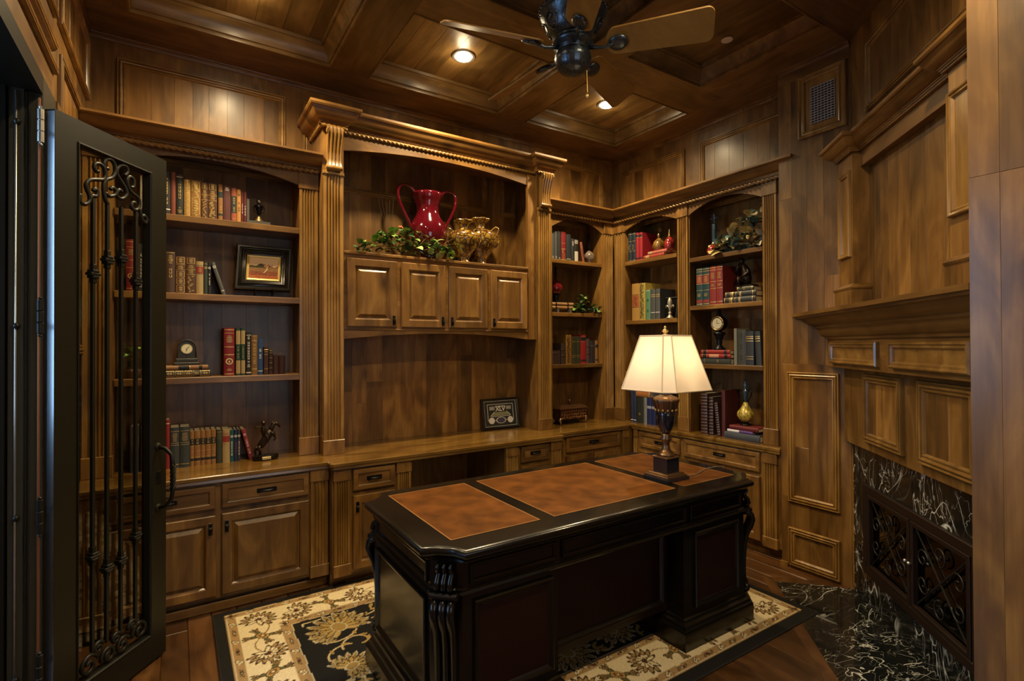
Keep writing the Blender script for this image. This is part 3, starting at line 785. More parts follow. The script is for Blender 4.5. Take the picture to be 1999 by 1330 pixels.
# ---------------------------------------------------------------- base cabinets
ZT = CT - .046
def base(name, label, fr, u0, u1, depth, pieces, kick=.085, rec=.05):
    t = empty(name, tuple(fr.p((u0 + u1) / 2, 0, -depth / 2)), label, 'cabinet')
    m = MB(); box(m, fr, u0, u1, kick, ZT, -depth, 0); build(m, 'cabinet_body', WV, t)
    m = MB(); box(m, fr, u0, u1, 0, kick, -depth, -rec); build(m, 'toe_kick', WX, t)
    for p in pieces:
        k = p[0]
        if k == 'dr': drawer(fr, p[1], p[2], p[3], p[4], .001, t, ln=p[5] if len(p) > 5 else .11)
        if k == 'do': door_panel(fr, p[1], p[2], p[3], p[4], .001, t, pull=p[5])
        if k == 'pi': pilaster(fr, p[1], p[2], 0, .014, kick - .01, ZT, t, cap=.075, base=.075, n=p[3])
    return t
fL = BK(3.44)
b1 = base('base_cabinet', 'base cabinet with two drawers and two panelled doors below the left bookcase', fL, -.452, .812, .50,
     [('pi', -.44, -.33, 4), ('dr', -.30, .182, .604, .738), ('dr', .212, .690, .604, .742), ('do', -.30, .182, .105, .568, 'r'), ('do', .212, .690, .105, .572, 'l'), ('pi', .702, .806, 4)])
m = MB(); slab(m, BK(3.47), -.45, .812, 0, .055, 0, .012, .006); build(m, 'shoe_moulding', WX, b1)
fC = BK(3.36)
base('base_cabinet', 'narrow base cabinet with one drawer beside the open knee space, nearest the iron door', fC, .816, 1.345, .58, [('pi', .826, .924, 5), ('dr', .945, 1.222, .606, .742, .10), ('do', .945, 1.222, .10, .574, 'l'), ('pi', 1.240, 1.335, 5)])
base('base_cabinet', 'narrow base cabinet with one drawer beside the knee space, towards the corner', fC, 2.095, 2.655, .58, [('pi', 2.108, 2.215, 4), ('dr', 2.245, 2.520, .620, .745, .10), ('do', 2.245, 2.520, .10, .590, 'l'), ('pi', 2.540, 2.640, 4)])
m = MB(); box(m, BK(YB), 1.345, 2.095, 0, ZT, 0, .01); build(m, 'knee_space_panel', WV, wall_back)
fN = BK(3.46)
base('base_cabinet', 'base cabinet with one wide drawer in the corner below the narrow bookcase', fN, 2.657, 3.574, .48, [('pi', 2.672, 2.742, 3), ('dr', 2.775, 3.405, .615, .748), ('do', 2.775, 3.085, .10, .585, 'r'), ('do', 3.095, 3.405, .10, .585, 'l'), ('pi', 3.440, 3.515, 3)])
fR = RT(3.575)
base('base_cabinet', 'base cabinet with two drawers below the two-bay bookcase, ending at the vent wall', fR, -3.455, -2.03, .34,
     [('pi', -3.43, -3.385, 2), ('dr', -3.355, -2.905, .600, .735), ('dr', -2.865, -2.190, .600, .742), ('do', -3.355, -2.905, .10, .565, 'r'), ('do', -2.865, -2.535, .10, .568, 'r'), ('do', -2.520, -2.190, .10, .568, 'l'), ('pi', -2.165, -2.065, 4)])
# ================================================================== fireplace
mp_ = empty('fireplace_surround', FP(1.40).p(-2.93, 0, 0), 'panelled wooden fireplace surround with a deep moulded mantel shelf', 'fireplace')
f = FP(1.37)
m = MB(); box(m, f, -3.70, -2.10, .925, 1.395, -.078, 0); build(m, 'lower_panel_wall', WV, mp_)
m = MB(); box(m, f, -3.70, -3.600, .0, .925, -.078, -.028); build(m, 'leg', WV, mp_)
for (a, b_) in ((-3.350, -2.930), (-2.785, -2.365)):
    moulding(f, a, b_, .975, 1.365, WV, mp_, 1.15)
    boards(f, a + .052, b_ - .052, 1.025, 1.315, 4, mp_, seed=int(-a * 10), split=0, w1=.004)
f = FP(1.30)
m = MB(); box(m, f, -3.80, -2.05, 1.390, 1.575, -.148, 0); build(m, 'frieze_board', WD, mp_)
for (a, b_) in ((-3.632, -3.018), (-2.887, -2.273)):
    m = MB(); rings(m, f, a, b_, 1.416, 1.546, [(0, 0), (0, .018), (.006, .026), (.012, .026), (.016, .018), (.026, .020), (.032, .012), (.034, .006)]); build(m, 'frieze_panel', WM, mp_, 35)
MANT = [(0, 1.566), (.012, 1.566), (.014, 1.580), (.028, 1.588), (.040, 1.608), (.046, 1.632), (.058, 1.640), (.060, 1.652), (.082, 1.662), (.108, 1.684), (.122, 1.702), (.146, 1.706), (.150, 1.716), (.162, 1.720), (.162, 1.742), (0, 1.742), (-.14, 1.742)]
m = MB(); sweep(m, f, [(-3.98, 0), (-2.02, 0)], MANT); build(m, 'mantel_shelf', WD, mp_, 30)
om = empty('overmantel', FP(1.40).p(-2.95, 1.742, 0), 'tall boarded overmantel with pilasters and cornice above the mantel shelf', 'overmantel')
f = FP(1.355)
for (a, b_, pa, pb) in ((-3.70, -3.460, -3.640, -3.480), (-2.520, -2.24, -2.512, -2.330)):
    m = MB(); box(m, f, a, b_, 1.743, 2.70, -.093, 0); p = build(m, 'pilaster', WV, om)
    m = MB(); rings(m, f, pa, pb, 2.065, 2.590, [(0, 0), (0, .012), (.005, .018), (.012, .016), (.018, .010), (.026, .012), (.032, .004), (.034, .001)]); build(m, 'panel_moulding', WMV, p, 35)
    m = MB(); sweep(m, f, [(a, .0), (b_, .0), (b_, -.09)], [(.0, 1.743), (.022, 1.743), (.022, 1.862), (.026, 1.866), (.030, 1.876), (.022, 1.884), (.010, 1.892), (0, 1.900)]); build(m, 'base_block', WV, p)
m = MB(); box(m, FP(1.40), -3.460, -2.520, 2.600, 2.72, -.045, 0); build(m, 'lintel_board', WD, om)
path = [(-3.75, .004), (-3.454, .004), (-3.454, -.040), (-2.526, -.040), (-2.526, .004), (-2.15, .004)]
crown(f, path[::-1], 2.690, om, mat=WD, out=.85, up=.95)
m = MB(); box(m, FP(1.41), -3.70, -2.2, 2.70, 2.782, -.03, .02); build(m, 'cornice_top', WD, om)

ms = empty('marble_surround', FP(1.40).p(-2.93, 0, 0), 'black white-veined marble facing around the fireplace opening', 'fireplace')
f = FP(1.40); g = .0015
for (a, b_, z0, z1) in ((-3.62, -3.580, 0, .925), (-3.58, -3.425, 0, .925), (-3.425, -2.93, .705, .925), (-2.93, -2.415, .705, .925), (-2.415, -2.18, 0, .925), (-3.425, -2.93, 0, .195), (-2.93, -2.415, 0, .195)):
    m = MB(); slab(m, f, a + g, b_ - g, z0 + g, z1 - g, -.048, 0, .002); build(m, 'marble_slab', MARBLE, ms)

fs_ = empty('fire_screen', FP(1.40).p(-2.92, .19, 0), 'dark iron scrollwork double doors closing the fireplace opening', 'fireplace screen')
RUST = plain('dark_rust_iron', (.012, .0055, .003), .45, spec=.3)
FBLK = plain('fire_iron', (.012, .011, .008), .42, metal=.3)
m = MB(); box(m, f, -3.42, -2.42, .20, .70, -.047, -.043); build(m, 'firebox_back', SOOT, fs_)
m = MB(); rings(m, f, -3.432, -2.408, .188, .712, [(0, 0), (0, .016), (.004, .020), (.044, .020), (.048, .014), (.048, -.03)], fill=False); build(m, 'outer_frame', RUST, fs_)
def spiral(fr, u, v, w_, r0, r1, turns, a0, sgn=1, n=22):
    return [fr.p(u + (r0 + (r1 - r0) * i / n) * math.cos(a0 + sgn * turns * 2 * math.pi * i / n), v + (r0 + (r1 - r0) * i / n) * math.sin(a0 + sgn * turns * 2 * math.pi * i / n), w_) for i in range(n + 1)]
for (a, b_, sg) in ((-3.374, -2.925, 1), (-2.915, -2.466, -1)):
    m = MB(); rings(m, f, a, b_, .236, .664, [(0, -.002), (0, .018), (.003, .021), (.021, .021), (.024, .018), (.024, -.002)], fill=False); d = build(m, 'screen_door', RUST, fs_)
    m = MB(); box(m, f, a + .02, b_ - .02, .255, .645, -.010, -.007); build(m, 'pane', SMOKED, d)
    m = MB(); tube(m, [f.p(a + .024, .26, .006), f.p(b_ - .024, .64, .006)], .0045, 6); build(m, 'diagonal_bar', FBLK, d)
    m = MB(); tube(m, [f.p(a + .024, .64, .006), f.p(b_ - .024, .26, .006)], .0045, 6); build(m, 'diagonal_bar', FBLK, d)
    cx = (a + b_) / 2
    for (du, dv, a0, sg2) in ((-.135, .06, 0, 1), (-.135, -.06, 0, -1), (.135, .06, math.pi, -1), (.135, -.06, math.pi, 1), (0, .125, -math.pi / 2, 1), (0, -.125, math.pi / 2, 1)):
        m = MB(); tube(m, spiral(f, cx + du, .45 + dv, .010, .050, .008, 1.3, a0, sg2), .0040, 6); build(m, 'scroll', FBLK, d, True)
    ku = b_ - .012 if sg > 0 else a + .012
    m = MB(); ball(m, f.p(ku, .455, .032), .009); tube(m, [f.p(ku, .455, .02), f.p(ku, .455, .032)], .004, 6); build(m, 'knob', SILVER, d, True)

# ================================================================== iron door leaf
Ad = Vector((-.427, 2.651, 0)); Bd = Vector((-.052, 3.132, 0)); dd = (Bd - Ad).normalized()
fd = Fr(Ad + dd * .032, dd, (dd.y, -dd.x, 0))
DW = .580
door = empty('iron_door', tuple(fd.p(DW / 2, .012, -.022)), 'tall dark iron door standing open, glazed behind wrought scroll bars', 'door')
m = MB()
box(m, fd, 0, .103, .012, 2.478, -.045, 0); box(m, fd, DW - .100, DW, .012, 2.478, -.045, 0); box(m, fd, .103, DW - .100, 2.380, 2.478, -.045, 0); box(m, fd, .103, DW - .100, .012, .142, -.045, 0)
build(m, 'leaf_frame', IRON_GREEN, door)
m = MB(); rings(m, fd, .097, DW - .094, .136, 2.386, [(0, 0), (0, .004), (.005, .005), (.010, 0), (.013, -.012), (.015, -.03)], fill=False); build(m, 'glazing_bead', IRON, door)
m = MB(); box(m, fd, .103, DW - .100, .142, 2.380, -.030, -.026); build(m, 'pane', GLASS, door)
# blued bars with knuckles
ups = (1.850, 1.921, 1.940, 1.845); lows = (.647, .568, .572, .652); us = (.177, .247, .320, .401)
for u, zu, zl in zip(us, ups, lows):
    m = MB(); box(m, fd, u - .0065, u + .0065, .245, 2.175, -.016, -.003); b = build(m, 'bar', IRON, door)
    for zz in (zu, zl):
        m = MB()
        for (dz, hw, hh) in ((.030, .0085, .012), (.012, .015, .006), (0, .023, .006), (-.012, .015, .006), (-.028, .009, .010)):
            rings(m, fd, u - hw, u + hw, zz + dz - hh, zz + dz + hh, [(0, -.022 if hw > .01 else -.018), (0, .006 if hw > .01 else 0), (.003, .009 if hw > .01 else .001)])
        build(m, 'knuckle', IRON, b)
def scroll_path(pts2, w_=-.008):
    return [fd.p(u, v, w_) for u, v in pts2]
def curl(u, v, r, a0, turns, sgn, n=16, shrink=.35):
    return [(u + r * (1 - (1 - shrink) * i / n) * math.cos(a0 + sgn * turns * 2 * math.pi * i / n), v + r * (1 - (1 - shrink) * i / n) * math.sin(a0 + sgn * turns * 2 * math.pi * i / n)) for i in range(n + 1)]
def smooth_path(P, n=4):
    out = []
    for i in range(len(P) - 1):
        p0, p1, p2, p3 = P[max(0, i - 1)], P[i], P[i + 1], P[min(len(P) - 1, i + 2)]
        for k in range(n):
            t = k / n; out.append(tuple(.5 * (2 * b_ + (c_ - a_) * t + (2 * a_ - 5 * b_ + 4 * c_ - d_) * t * t + (3 * b_ - a_ - 3 * c_ + d_) * t ** 3) for a_, b_, c_, d_ in zip(p0, p1, p2, p3)))
    return out + [P[-1]]
for pts in ([(.115, 2.175), (.112, 2.147), (.134, 2.137), (.157, 2.155), (.159, 2.178), (.147, 2.202), (.142, 2.223), (.159, 2.247), (.19, 2.259), (.222, 2.269), (.235, 2.29), (.23, 2.317), (.211, 2.332), (.187, 2.326), (.18, 2.307), (.19, 2.294), (.2, 2.298)],
            [(.162, 2.17), (.172, 2.184), (.19, 2.187), (.196, 2.208), (.184, 2.218), (.176, 2.206)],
            [(.247, 2.17), (.233, 2.19), (.226, 2.24), (.238, 2.272), (.268, 2.292), (.285, 2.321), (.282, 2.354), (.263, 2.371), (.238, 2.362), (.227, 2.34), (.235, 2.324), (.249, 2.326)],
            [(.235, 2.215), (.255, 2.206), (.283, 2.219), (.288, 2.24), (.271, 2.249), (.261, 2.237)],
            [(.335, 2.323), (.352, 2.344), (.346, 2.366), (.317, 2.364), (.297, 2.344), (.294, 2.319), (.311, 2.296), (.338, 2.269), (.347, 2.242), (.329, 2.217), (.306, 2.211), (.291, 2.226), (.305, 2.249), (.32, 2.245)],
            [(.371, 2.279), (.386, 2.289), (.386, 2.319), (.365, 2.328), (.35, 2.31), (.353, 2.284), (.371, 2.259), (.408, 2.245), (.421, 2.223), (.414, 2.193), (.393, 2.18), (.374, 2.19), (.38, 2.211), (.396, 2.215)],
            [(.421, 2.197), (.434, 2.149), (.456, 2.134), (.463, 2.154), (.447, 2.168), (.437, 2.158)]):
    m = MB(); tube(m, scroll_path(smooth_path(pts)), .0085, 8); build(m, 'scroll', IRON, door, True)
for (u, v, r, sg) in ((.160, .195, .045, 1), (.255, .185, .038, -1), (.330, .185, .038, 1), (.425, .200, .045, -1), (.205, .245, .026, 1), (.385, .245, .026, -1), (.295, .235, .024, 1)):
    m = MB(); tube(m, scroll_path(curl(u, v, r, math.pi * (.5 - .5 * sg) + .3, 1.4, sg, 24, .2)), .0085, 7); build(m, 'scroll', IRON, door, True)
EDGE_M = plain('edge_reflector_metal', (.42, .43, .44), .22, metal=1)  # added bright metal strip, so the door edge mirrors the hall window
m = MB(); box(m, fd, -.0015, .0, .03, 2.470, -.044, -.001); build(m, 'edge_reflector', EDGE_M, door)
# pull handle and lock plates
hp = [fd.p(.528, 1.045, .002), fd.p(.530, 1.035, .040), fd.p(.534, 1.005, .066), fd.p(.536, .955, .072)] + [fd.p(.536, .955 - .0155 * i, .072) for i in range(1, 9)] + [fd.p(.534, .785, .066), fd.p(.530, .755, .040), fd.p(.528, .745, .002)]
m = MB(); tube(m, hp, .010, 8); build(m, 'pull_handle', IRON, door, True)
m = MB()
for k in range(3):
    tube(m, [fd.p(.536 + .008 * math.cos(i * .5 + k * 2.094), .955 - .0046 * i, .072 + .008 * math.sin(i * .5 + k * 2.094)) for i in range(28)], .0055, 6)
build(m, 'twisted_grip', IRON, door, True)
for z in (1.045, .745):
    m = MB(); lathe(m, (0, 0, 0), [(.002, 0), (.020, 0), (.020, .004), (.012, .009), (.002, .010)], 12)
    m.v = [tuple(fd.p(.528 + x_, z + y_, z_)) for x_, y_, z_ in m.v]; build(m, 'rosette', IRON, door)
m = MB(); slab(m, fd, .512, .544, .860, .925, 0, .004, .003); build(m, 'lock_plate', BLACK, door)
for z in (2.39, 1.655, .89, .30):
    m = MB(); lathe(m, (-.444, 2.643, z - .065), [(.002, -.012), (.007, -.008), (.004, 0), (.011, .002), (.011, .040), (.008, .043), (.011, .046), (.011, .084), (.008, .087), (.011, .090), (.011, .128), (.004, .130), (.007, .138), (.002, .142)], 12); build(m, 'hinge', SILVER if z > 2 else IRON, door, 40)
m = MB(); tube(m, [(-.450, 2.655, .01), (-.450, 2.655, 2.50)], .0045, 8); build(m, 'hinge_rod', COPPER, dframe)
# ================================================================== rug
def make_rug():
    ox0, ox1, oy0, oy1 = .170, 3.060, 1.540, 3.40
    step = .0058
    nx = int((ox1 - ox0) / step) + 1; ny = int((oy1 - oy0) / step) + 1
    xs = np.linspace(ox0, ox1, nx); ys = np.linspace(oy0, oy1, ny)
    X, Y = np.meshgrid(xs, ys)
    BLK = np.array((.010, .009, .007)); CRM = np.array((.66, .54, .32)); TAN = np.array((.33, .205, .085)); GLD = np.array((.42, .27, .075)); DRK = np.array((.045, .028, .012)); RED = np.array((.13, .020, .012)); GRN = np.array((.115, .10, .035)); PAL = np.array((.72, .60, .36)); BRN = np.array((.20, .12, .045))
    col = np.zeros((ny, nx, 3)); col[:] = BLK
    lx0, lx1, ly0, ly1 = .22, 3.01, 1.60, 3.355
    d = np.minimum(np.minimum(X - lx0, lx1 - X), np.minimum(Y - ly0, ly1 - Y))
    rs = np.random.RandomState(4)
    wob = .004 * np.sin(X * 40) * np.sin(Y * 37)
    dd_ = d + wob * .5
    col[dd_ > 0] = TAN
    col[(dd_ > .006) & (dd_ < .010)] = CRM * .8
    col[(dd_ > .052)] = PAL * .85
    col[(dd_ > .058)] = CRM
    col[(dd_ > .245)] = PAL * .8
    col[(dd_ > .251)] = TAN
    col[(dd_ > .298)] = CRM * .75
    col[(dd_ > .304)] = BLK
    def region(cx, cy, R):
        i0 = max(0, int((cx - R - ox0) / step)); i1 = min(nx, int((cx + R - ox0) / step) + 2)
        j0 = max(0, int((cy - R - oy0) / step)); j1 = min(ny, int((cy + R - oy0) / step) + 2)
        return slice(j0, j1), slice(i0, i1)
    def ell(cx, cy, a, b, rot, fill, line=None, lw=.005):
        sl = region(cx, cy, max(a, b) + .02)
        if sl[0].stop <= sl[0].start or sl[1].stop <= sl[1].start: return
        dx = X[sl] - cx; dy = Y[sl] - cy; c, s = math.cos(rot), math.sin(rot)
        u = (dx * c + dy * s) / a; v = (-dx * s + dy * c) / b; r = np.sqrt(u * u + v * v)
        sub = col[sl]
        if line is not None: sub[r < 1 + lw / min(a, b)] = line
        if fill is not None: sub[r < 1] = fill
    def line(pts, w_, c):
        for (x0, y0), (x1, y1) in zip(pts[:-1], pts[1:]):
            n = max(1, int(math.hypot(x1 - x0, y1 - y0) / (w_ * .6)))
            for k in range(n + 1):
                t = k / n; ell(x0 + (x1 - x0) * t, y0 + (y1 - y0) * t, w_, w_, 0, c)
    def petals(cx, cy, r0, a, b, n, rot, fill, ol, arc=2 * math.pi):
        for k in range(n):
            th = rot + arc * (k / n if arc > 6 else (k / (n - 1) - .5))
            ell(cx + math.cos(th) * r0, cy + math.sin(th) * r0, a, b, th, fill, ol, .004)
    def palmette(cx, cy, s, rot, c1, c2, ol):
        petals(cx, cy, .050 * s, .042 * s, .011 * s, 11, rot, c1, ol, 3.9)
        petals(cx, cy, .030 * s, .026 * s, .010 * s, 8, rot, c2, ol, 3.6)
        ell(cx, cy, .022 * s, .016 * s, rot, RED, ol, .003); ell(cx + .008 * s * math.cos(rot), cy + .008 * s * math.sin(rot), .008 * s, .006 * s, rot, PAL)
        for sg in (-1, 1):
            th = rot + math.pi + sg * .7; ell(cx + math.cos(th) * .032 * s, cy + math.sin(th) * .032 * s, .030 * s, .010 * s, th, c2, ol)
    def oval_flower(cx, cy, s, rot):
        for (th, ln) in ((.5, .075), (-.6, .07), (math.pi - .5, .075), (math.pi + .6, .07)):
            t = rot + th; ell(cx + math.cos(t) * .052 * s, cy + math.sin(t) * .052 * s, ln * .5 * s, .010 * s, t, GRN, DRK, .003)
            for q_ in (-.5, .5): ell(cx + math.cos(t + q_ * .3) * .075 * s, cy + math.sin(t + q_ * .3) * .075 * s, .018 * s, .006 * s, t + q_, BRN, DRK, .002)
        ell(cx, cy, .034 * s, .021 * s, rot, GLD, DRK, .004); ell(cx, cy, .018 * s, .011 * s, rot, BRN, RED, .003); ell(cx, cy, .006 * s, .005 * s, rot, PAL)
    # guard bands
    for off in (.030, .275):
        x0, x1, y0, y1 = lx0 + off, lx1 - off, ly0 + off, ly1 - off
        per = [((x0, y0), (x1, y0)), ((x1, y0), (x1, y1)), ((x1, y1), (x0, y1)), ((x0, y1), (x0, y0))]
        for (a, b) in per:
            L_ = math.hypot(b[0] - a[0], b[1] - a[1]); n = int(L_ / .095); ang = math.atan2(b[1] - a[1], b[0] - a[0])
            for k in range(n + 1):
                t = k / n; cx = a[0] + (b[0] - a[0]) * t; cy = a[1] + (b[1] - a[1]) * t
                if k % 2 == 0:
                    ell(cx, cy, .013, .010, ang, DRK, None); ell(cx, cy, .005, .004, ang, PAL if k % 4 else RED)
                    for sg in (-1, 1): ell(cx + sg * .022 * math.cos(ang), cy + sg * .022 * math.sin(ang), .012, .005, ang + .5, BRN, DRK, .002)
                else:
                    ell(cx, cy, .020, .010, ang + .7, CRM, DRK, .003); ell(cx, cy, .010, .004, ang + .7, GRN)
                    ell(cx + .018 * math.cos(ang), cy + .018 * math.sin(ang), .010, .004, ang - .8, CRM, BRN, .002)
    # cream border flowers
    off = .155
    x0, x1, y0, y1 = lx0 + off, lx1 - off, ly0 + off, ly1 - off
    kk = 0
    for (a, b) in (((x0, y0), (x1, y0)), ((x1, y0), (x1, y1)), ((x1, y1), (x0, y1)), ((x0, y1), (x0, y0))):
        L_ = math.hypot(b[0] - a[0], b[1] - a[1]); n = int(round(L_ / .185)); ang = math.atan2(b[1] - a[1], b[0] - a[0])
        pts = []
        for k in range(n * 6 + 1):
            t = k / (n * 6); o = .045 * math.sin(t * n * math.pi); pts.append((a[0] + (b[0] - a[0]) * t - math.sin(ang) * o, a[1] + (b[1] - a[1]) * t + math.cos(ang) * o))
        line(pts, .0035, BRN)
        for k in range(n):
            t = k / n; cx = a[0] + (b[0] - a[0]) * t; cy = a[1] + (b[1] - a[1]) * t
            if k % 2 == 0: palmette(cx, cy, .92, ang + (.5 if k % 4 else math.pi - .5), TAN, CRM, DRK)
            else: oval_flower(cx, cy, 1.0, ang + (.9 if k % 4 == 1 else -.9))
    # black field: scrolling gold vines and blossoms
    fx0, fx1, fy0, fy1 = lx0 + .31, lx1 - .31, ly0 + .31, ly1 - .31
    def clip_in(x, y, r): return fx0 + r < x < fx1 - r and fy0 + r < y < fy1 - r
    for i in range(120):
        cx = fx0 + rs.rand() * (fx1 - fx0); cy = fy0 + rs.rand() * (fy1 - fy0); a0 = rs.rand() * 6.28; sg = 1 if rs.rand() > .5 else -1; R = .05 + .06 * rs.rand()
        pts = []
        for k in range(26):
            t = k / 25; r = R * (1.5 - 1.2 * t); th = a0 + sg * t * 4.6; px = cx + r * math.cos(th); py = cy + r * math.sin(th)
            if clip_in(px, py, .012): pts.append((px, py))
        if len(pts) > 3:
            line(pts, .0058, GLD * .9); line(pts[:len(pts) // 2], .0030, PAL * .8)
            for j in range(2, len(pts) - 1, 5): ell(pts[j][0] + .012, pts[j][1] + .008, .020, .007, a0 + j, GLD * .8, None)
    for (cx, cy, s, rot) in ((.735, 2.885, 1.75, 1.9), (.70, 2.50, 1.2, .4), (.72, 2.12, 1.6, 1.0), (1.35, 2.90, 1.4, 2.4), (2.0, 2.88, 1.7, 1.2), (2.5, 2.85, 1.4, .2), (1.3, 2.03, 1.5, -1.5), (1.62, 2.02, 1.5, -1.2), (1.95, 2.05, 1.3, -1.8), (2.45, 2.1, 1.6, -.8), (1.65, 2.45, 2.2, 0)):
        palmette(cx, cy, s, rot, GLD * .8, GLD, BLK * 2)
        petals(cx, cy, .062 * s, .026 * s, .006 * s, 13, rot, GLD * .55, PAL * .6, 4.4)
        petals(cx, cy, .040 * s, .022 * s, .007 * s, 9, rot, GLD * .9, DRK, 4.0)
        ell(cx, cy, .026 * s, .020 * s, rot, GLD * .75, PAL * .7, .006)
    col *= (.90 + .2 * rs.rand(ny, nx, 1))
    # geometry: pile top a little uneven, sides down to the floor
    Z = .010 + .0006 * rs.rand(ny, nx)
    m = MB()
    V = np.stack([X, Y, Z], -1).reshape(-1, 3)
    idx = np.arange(nx * ny).reshape(ny, nx)
    F = np.stack([idx[:-1, :-1], idx[:-1, 1:], idx[1:, 1:], idx[1:, :-1]], -1).reshape(-1, 4)
    org = np.array(((ox0 + ox1) / 2, (oy0 + oy1) / 2, 0))
    me = bpy.data.meshes.new('rug_pile')
    me.vertices.add(len(V)); me.vertices.foreach_set('co', (V - org).ravel())
    me.loops.add(F.size); me.loops.foreach_set('vertex_index', F.ravel())
    me.polygons.add(len(F)); me.polygons.foreach_set('loop_start', np.arange(0, F.size, 4)); me.polygons.foreach_set('loop_total', np.full(len(F), 4))
    me.update(calc_edges=True)
    ca = me.color_attributes.new('dye', 'FLOAT_COLOR', 'POINT')
    rgba = np.ones((nx * ny, 4)); rgba[:, :3] = np.clip(col.reshape(-1, 3), 0, 1)
    ca.data.foreach_set('color', rgba.ravel())
    me.materials.append(WOVEN)
    t = empty('rug', tuple(org), 'large oriental wool rug with cream floral border and black field under the desk', 'rug')
    link(bpy.data.objects.new('pile', me), t, tuple(org))
    m = MB(); poly = [(ox0, oy0), (ox1, oy0), (ox1, oy1), (ox0, oy1)]
    moulded_top(m, [(a, b) for a, b in poly], [(-.004, .0005), (-.006, .004), (-.004, .009), (.004, .0098)]); build(m, 'bound_edge', plain('rug_binding', (.012, .010, .008), .95), t)
make_rug()
RZ = .0108

# ================================================================== desk
TOPD = .785
dx0, dx1, dy0, dy1 = .755, 2.80, 1.68, 2.615
desk = empty('executive_desk', ((dx0 + dx1) / 2, (dy0 + dy1) / 2, RZ), 'large black lacquered executive desk with brown leather inlaid top', 'desk')
ch = .125
poly = []
for (cx, cy, sx_, sy_) in ((dx0, dy0, 1, 1), (dx1, dy0, -1, 1), (dx1, dy1, -1, -1), (dx0, dy1, 1, -1)):
    a = (cx + sx_ * ch, cy); b_ = (cx, cy + sy_ * ch); mid = (cx + sx_ * ch * .62, cy + sy_ * ch * .62); q1 = (cx + sx_ * ch * .96, cy + sy_ * ch * .26); q2 = (cx + sx_ * ch * .26, cy + sy_ * ch * .96)
    seq = [b_, (cx + sx_ * ch * .45, cy + sy_ * ch * .80)] + [(cx + sx_ * ch * .80, cy + sy_ * ch * .45), a]
    poly += seq if (sx_ * sy_ > 0) else seq[::-1]
EDGE = [(.040, .722), (.040, .730), (.030, .734), (.024, .742), (.012, .748), (.004, .752), (0, .760), (0, .770), (.003, .778), (.010, .783), (.022, TOPD)]
m = MB(); moulded_top(m, poly, EDGE); top = build(m, 'desk_top', LACQ, desk, 40)
for (a, b_) in ((.885, 1.310), (1.387, 2.182), (2.255, 2.686)):
    m = MB(); moulded_top(m, [(a, 1.810), (b_, 1.810), (b_, 2.515), (a, 2.515)], [(0, TOPD - .001), (0, TOPD + .0008), (.001, TOPD + .0012)]); lt = build(m, 'leather_inlay', LEATHER, top)
TOOL = plain('gilt_tooling', (.40, .19, .06), .35, metal=.3)
for (a, b_) in ((.885, 1.310), (1.387, 2.182), (2.255, 2.686)):
    m = MB(); ff = Fr((0, 0, 0), (1, 0, 0), (0, 0, 1)); vs = []
    for (i_, z) in ((-.001, TOPD + .0010), (-.001, TOPD + .0016), (.004, TOPD + .0016), (.004, TOPD + .0010)):
        vs += [(a + i_, 1.810 + i_, z), (b_ - i_, 1.810 + i_, z), (b_ - i_, 2.515 - i_, z), (a + i_, 2.515 - i_, z)]
    m.add(vs, [(r_ * 4 + k, r_ * 4 + (k + 1) % 4, r_ * 4 + 4 + (k + 1) % 4, r_ * 4 + 4 + k) for r_ in range(3) for k in range(4)]); build(m, 'gilt_line', TOOL, top)
# aprons and pedestals
bx0, bx1, by0, by1 = .805, 2.750, 1.735, 2.562
fF = Fr((0, by0, 0), (1, 0, 0), (0, -1, 0)); fS = Fr((bx0, 0, 0), (0, -1, 0), (-1, 0, 0)); fS2 = Fr((bx1, 0, 0), (0, 1, 0), (1, 0, 0)); fBk = Fr((0, by1, 0), (-1, 0, 0), (0, 1, 0))
m = MB(); plan(m, WORLD, [(bx0, by0 + .09), (bx0 + .09, by0), (bx1 - .09, by0), (bx1, by0 + .09), (bx1, by1 - .09), (bx1 - .09, by1), (bx0 + .09, by1), (bx0, by1 - .09)], .602, .724); build(m, 'apron', LACQ, desk)
LOWP = [(0, .602), (.014, .602), (.018, .608), (.014, .616), (.006, .620), (0, .626)]
m = MB(); sweep(m, WORLD, [(bx0, by1 - .09), (bx0, by0 + .09), (bx0 + .09, by0), (bx1 - .09, by0), (bx1, by0 + .09), (bx1, by1 - .09), (bx1 - .09, by1), (bx0 + .09, by1)][::-1], LOWP, closed=True); build(m, 'apron_moulding', LACQ, desk)
PAN = [(0, 0), (0, .010), (.004, .013), (.010, .012), (.016, .006), (.018, .001)]
for (a, b_) in ((.925, 1.335), (1.365, 2.165), (2.195, 2.630)):
    m = MB(); rings(m, fF, a, b_, .636, .716, PAN); build(m, 'apron_panel', LACQ, desk)
m = MB(); rings(m, fS, -2.45, -1.84, .636, .716, PAN); build(m, 'apron_panel', LACQ, desk)
m = MB(); rings(m, fS2, 1.84, 2.45, .636, .716, PAN); build(m, 'apron_panel', LACQ, desk)
PL = [(0, RZ), (.045, RZ), (.045, .098), (.040, .106), (.030, .110), (.026, .122), (.012, .130), (.008, .142), (0, .148)]
PNL = [(0, 0), (0, .012), (.005, .016), (.012, .015), (.020, .008), (.026, .004), (.028, .001)]
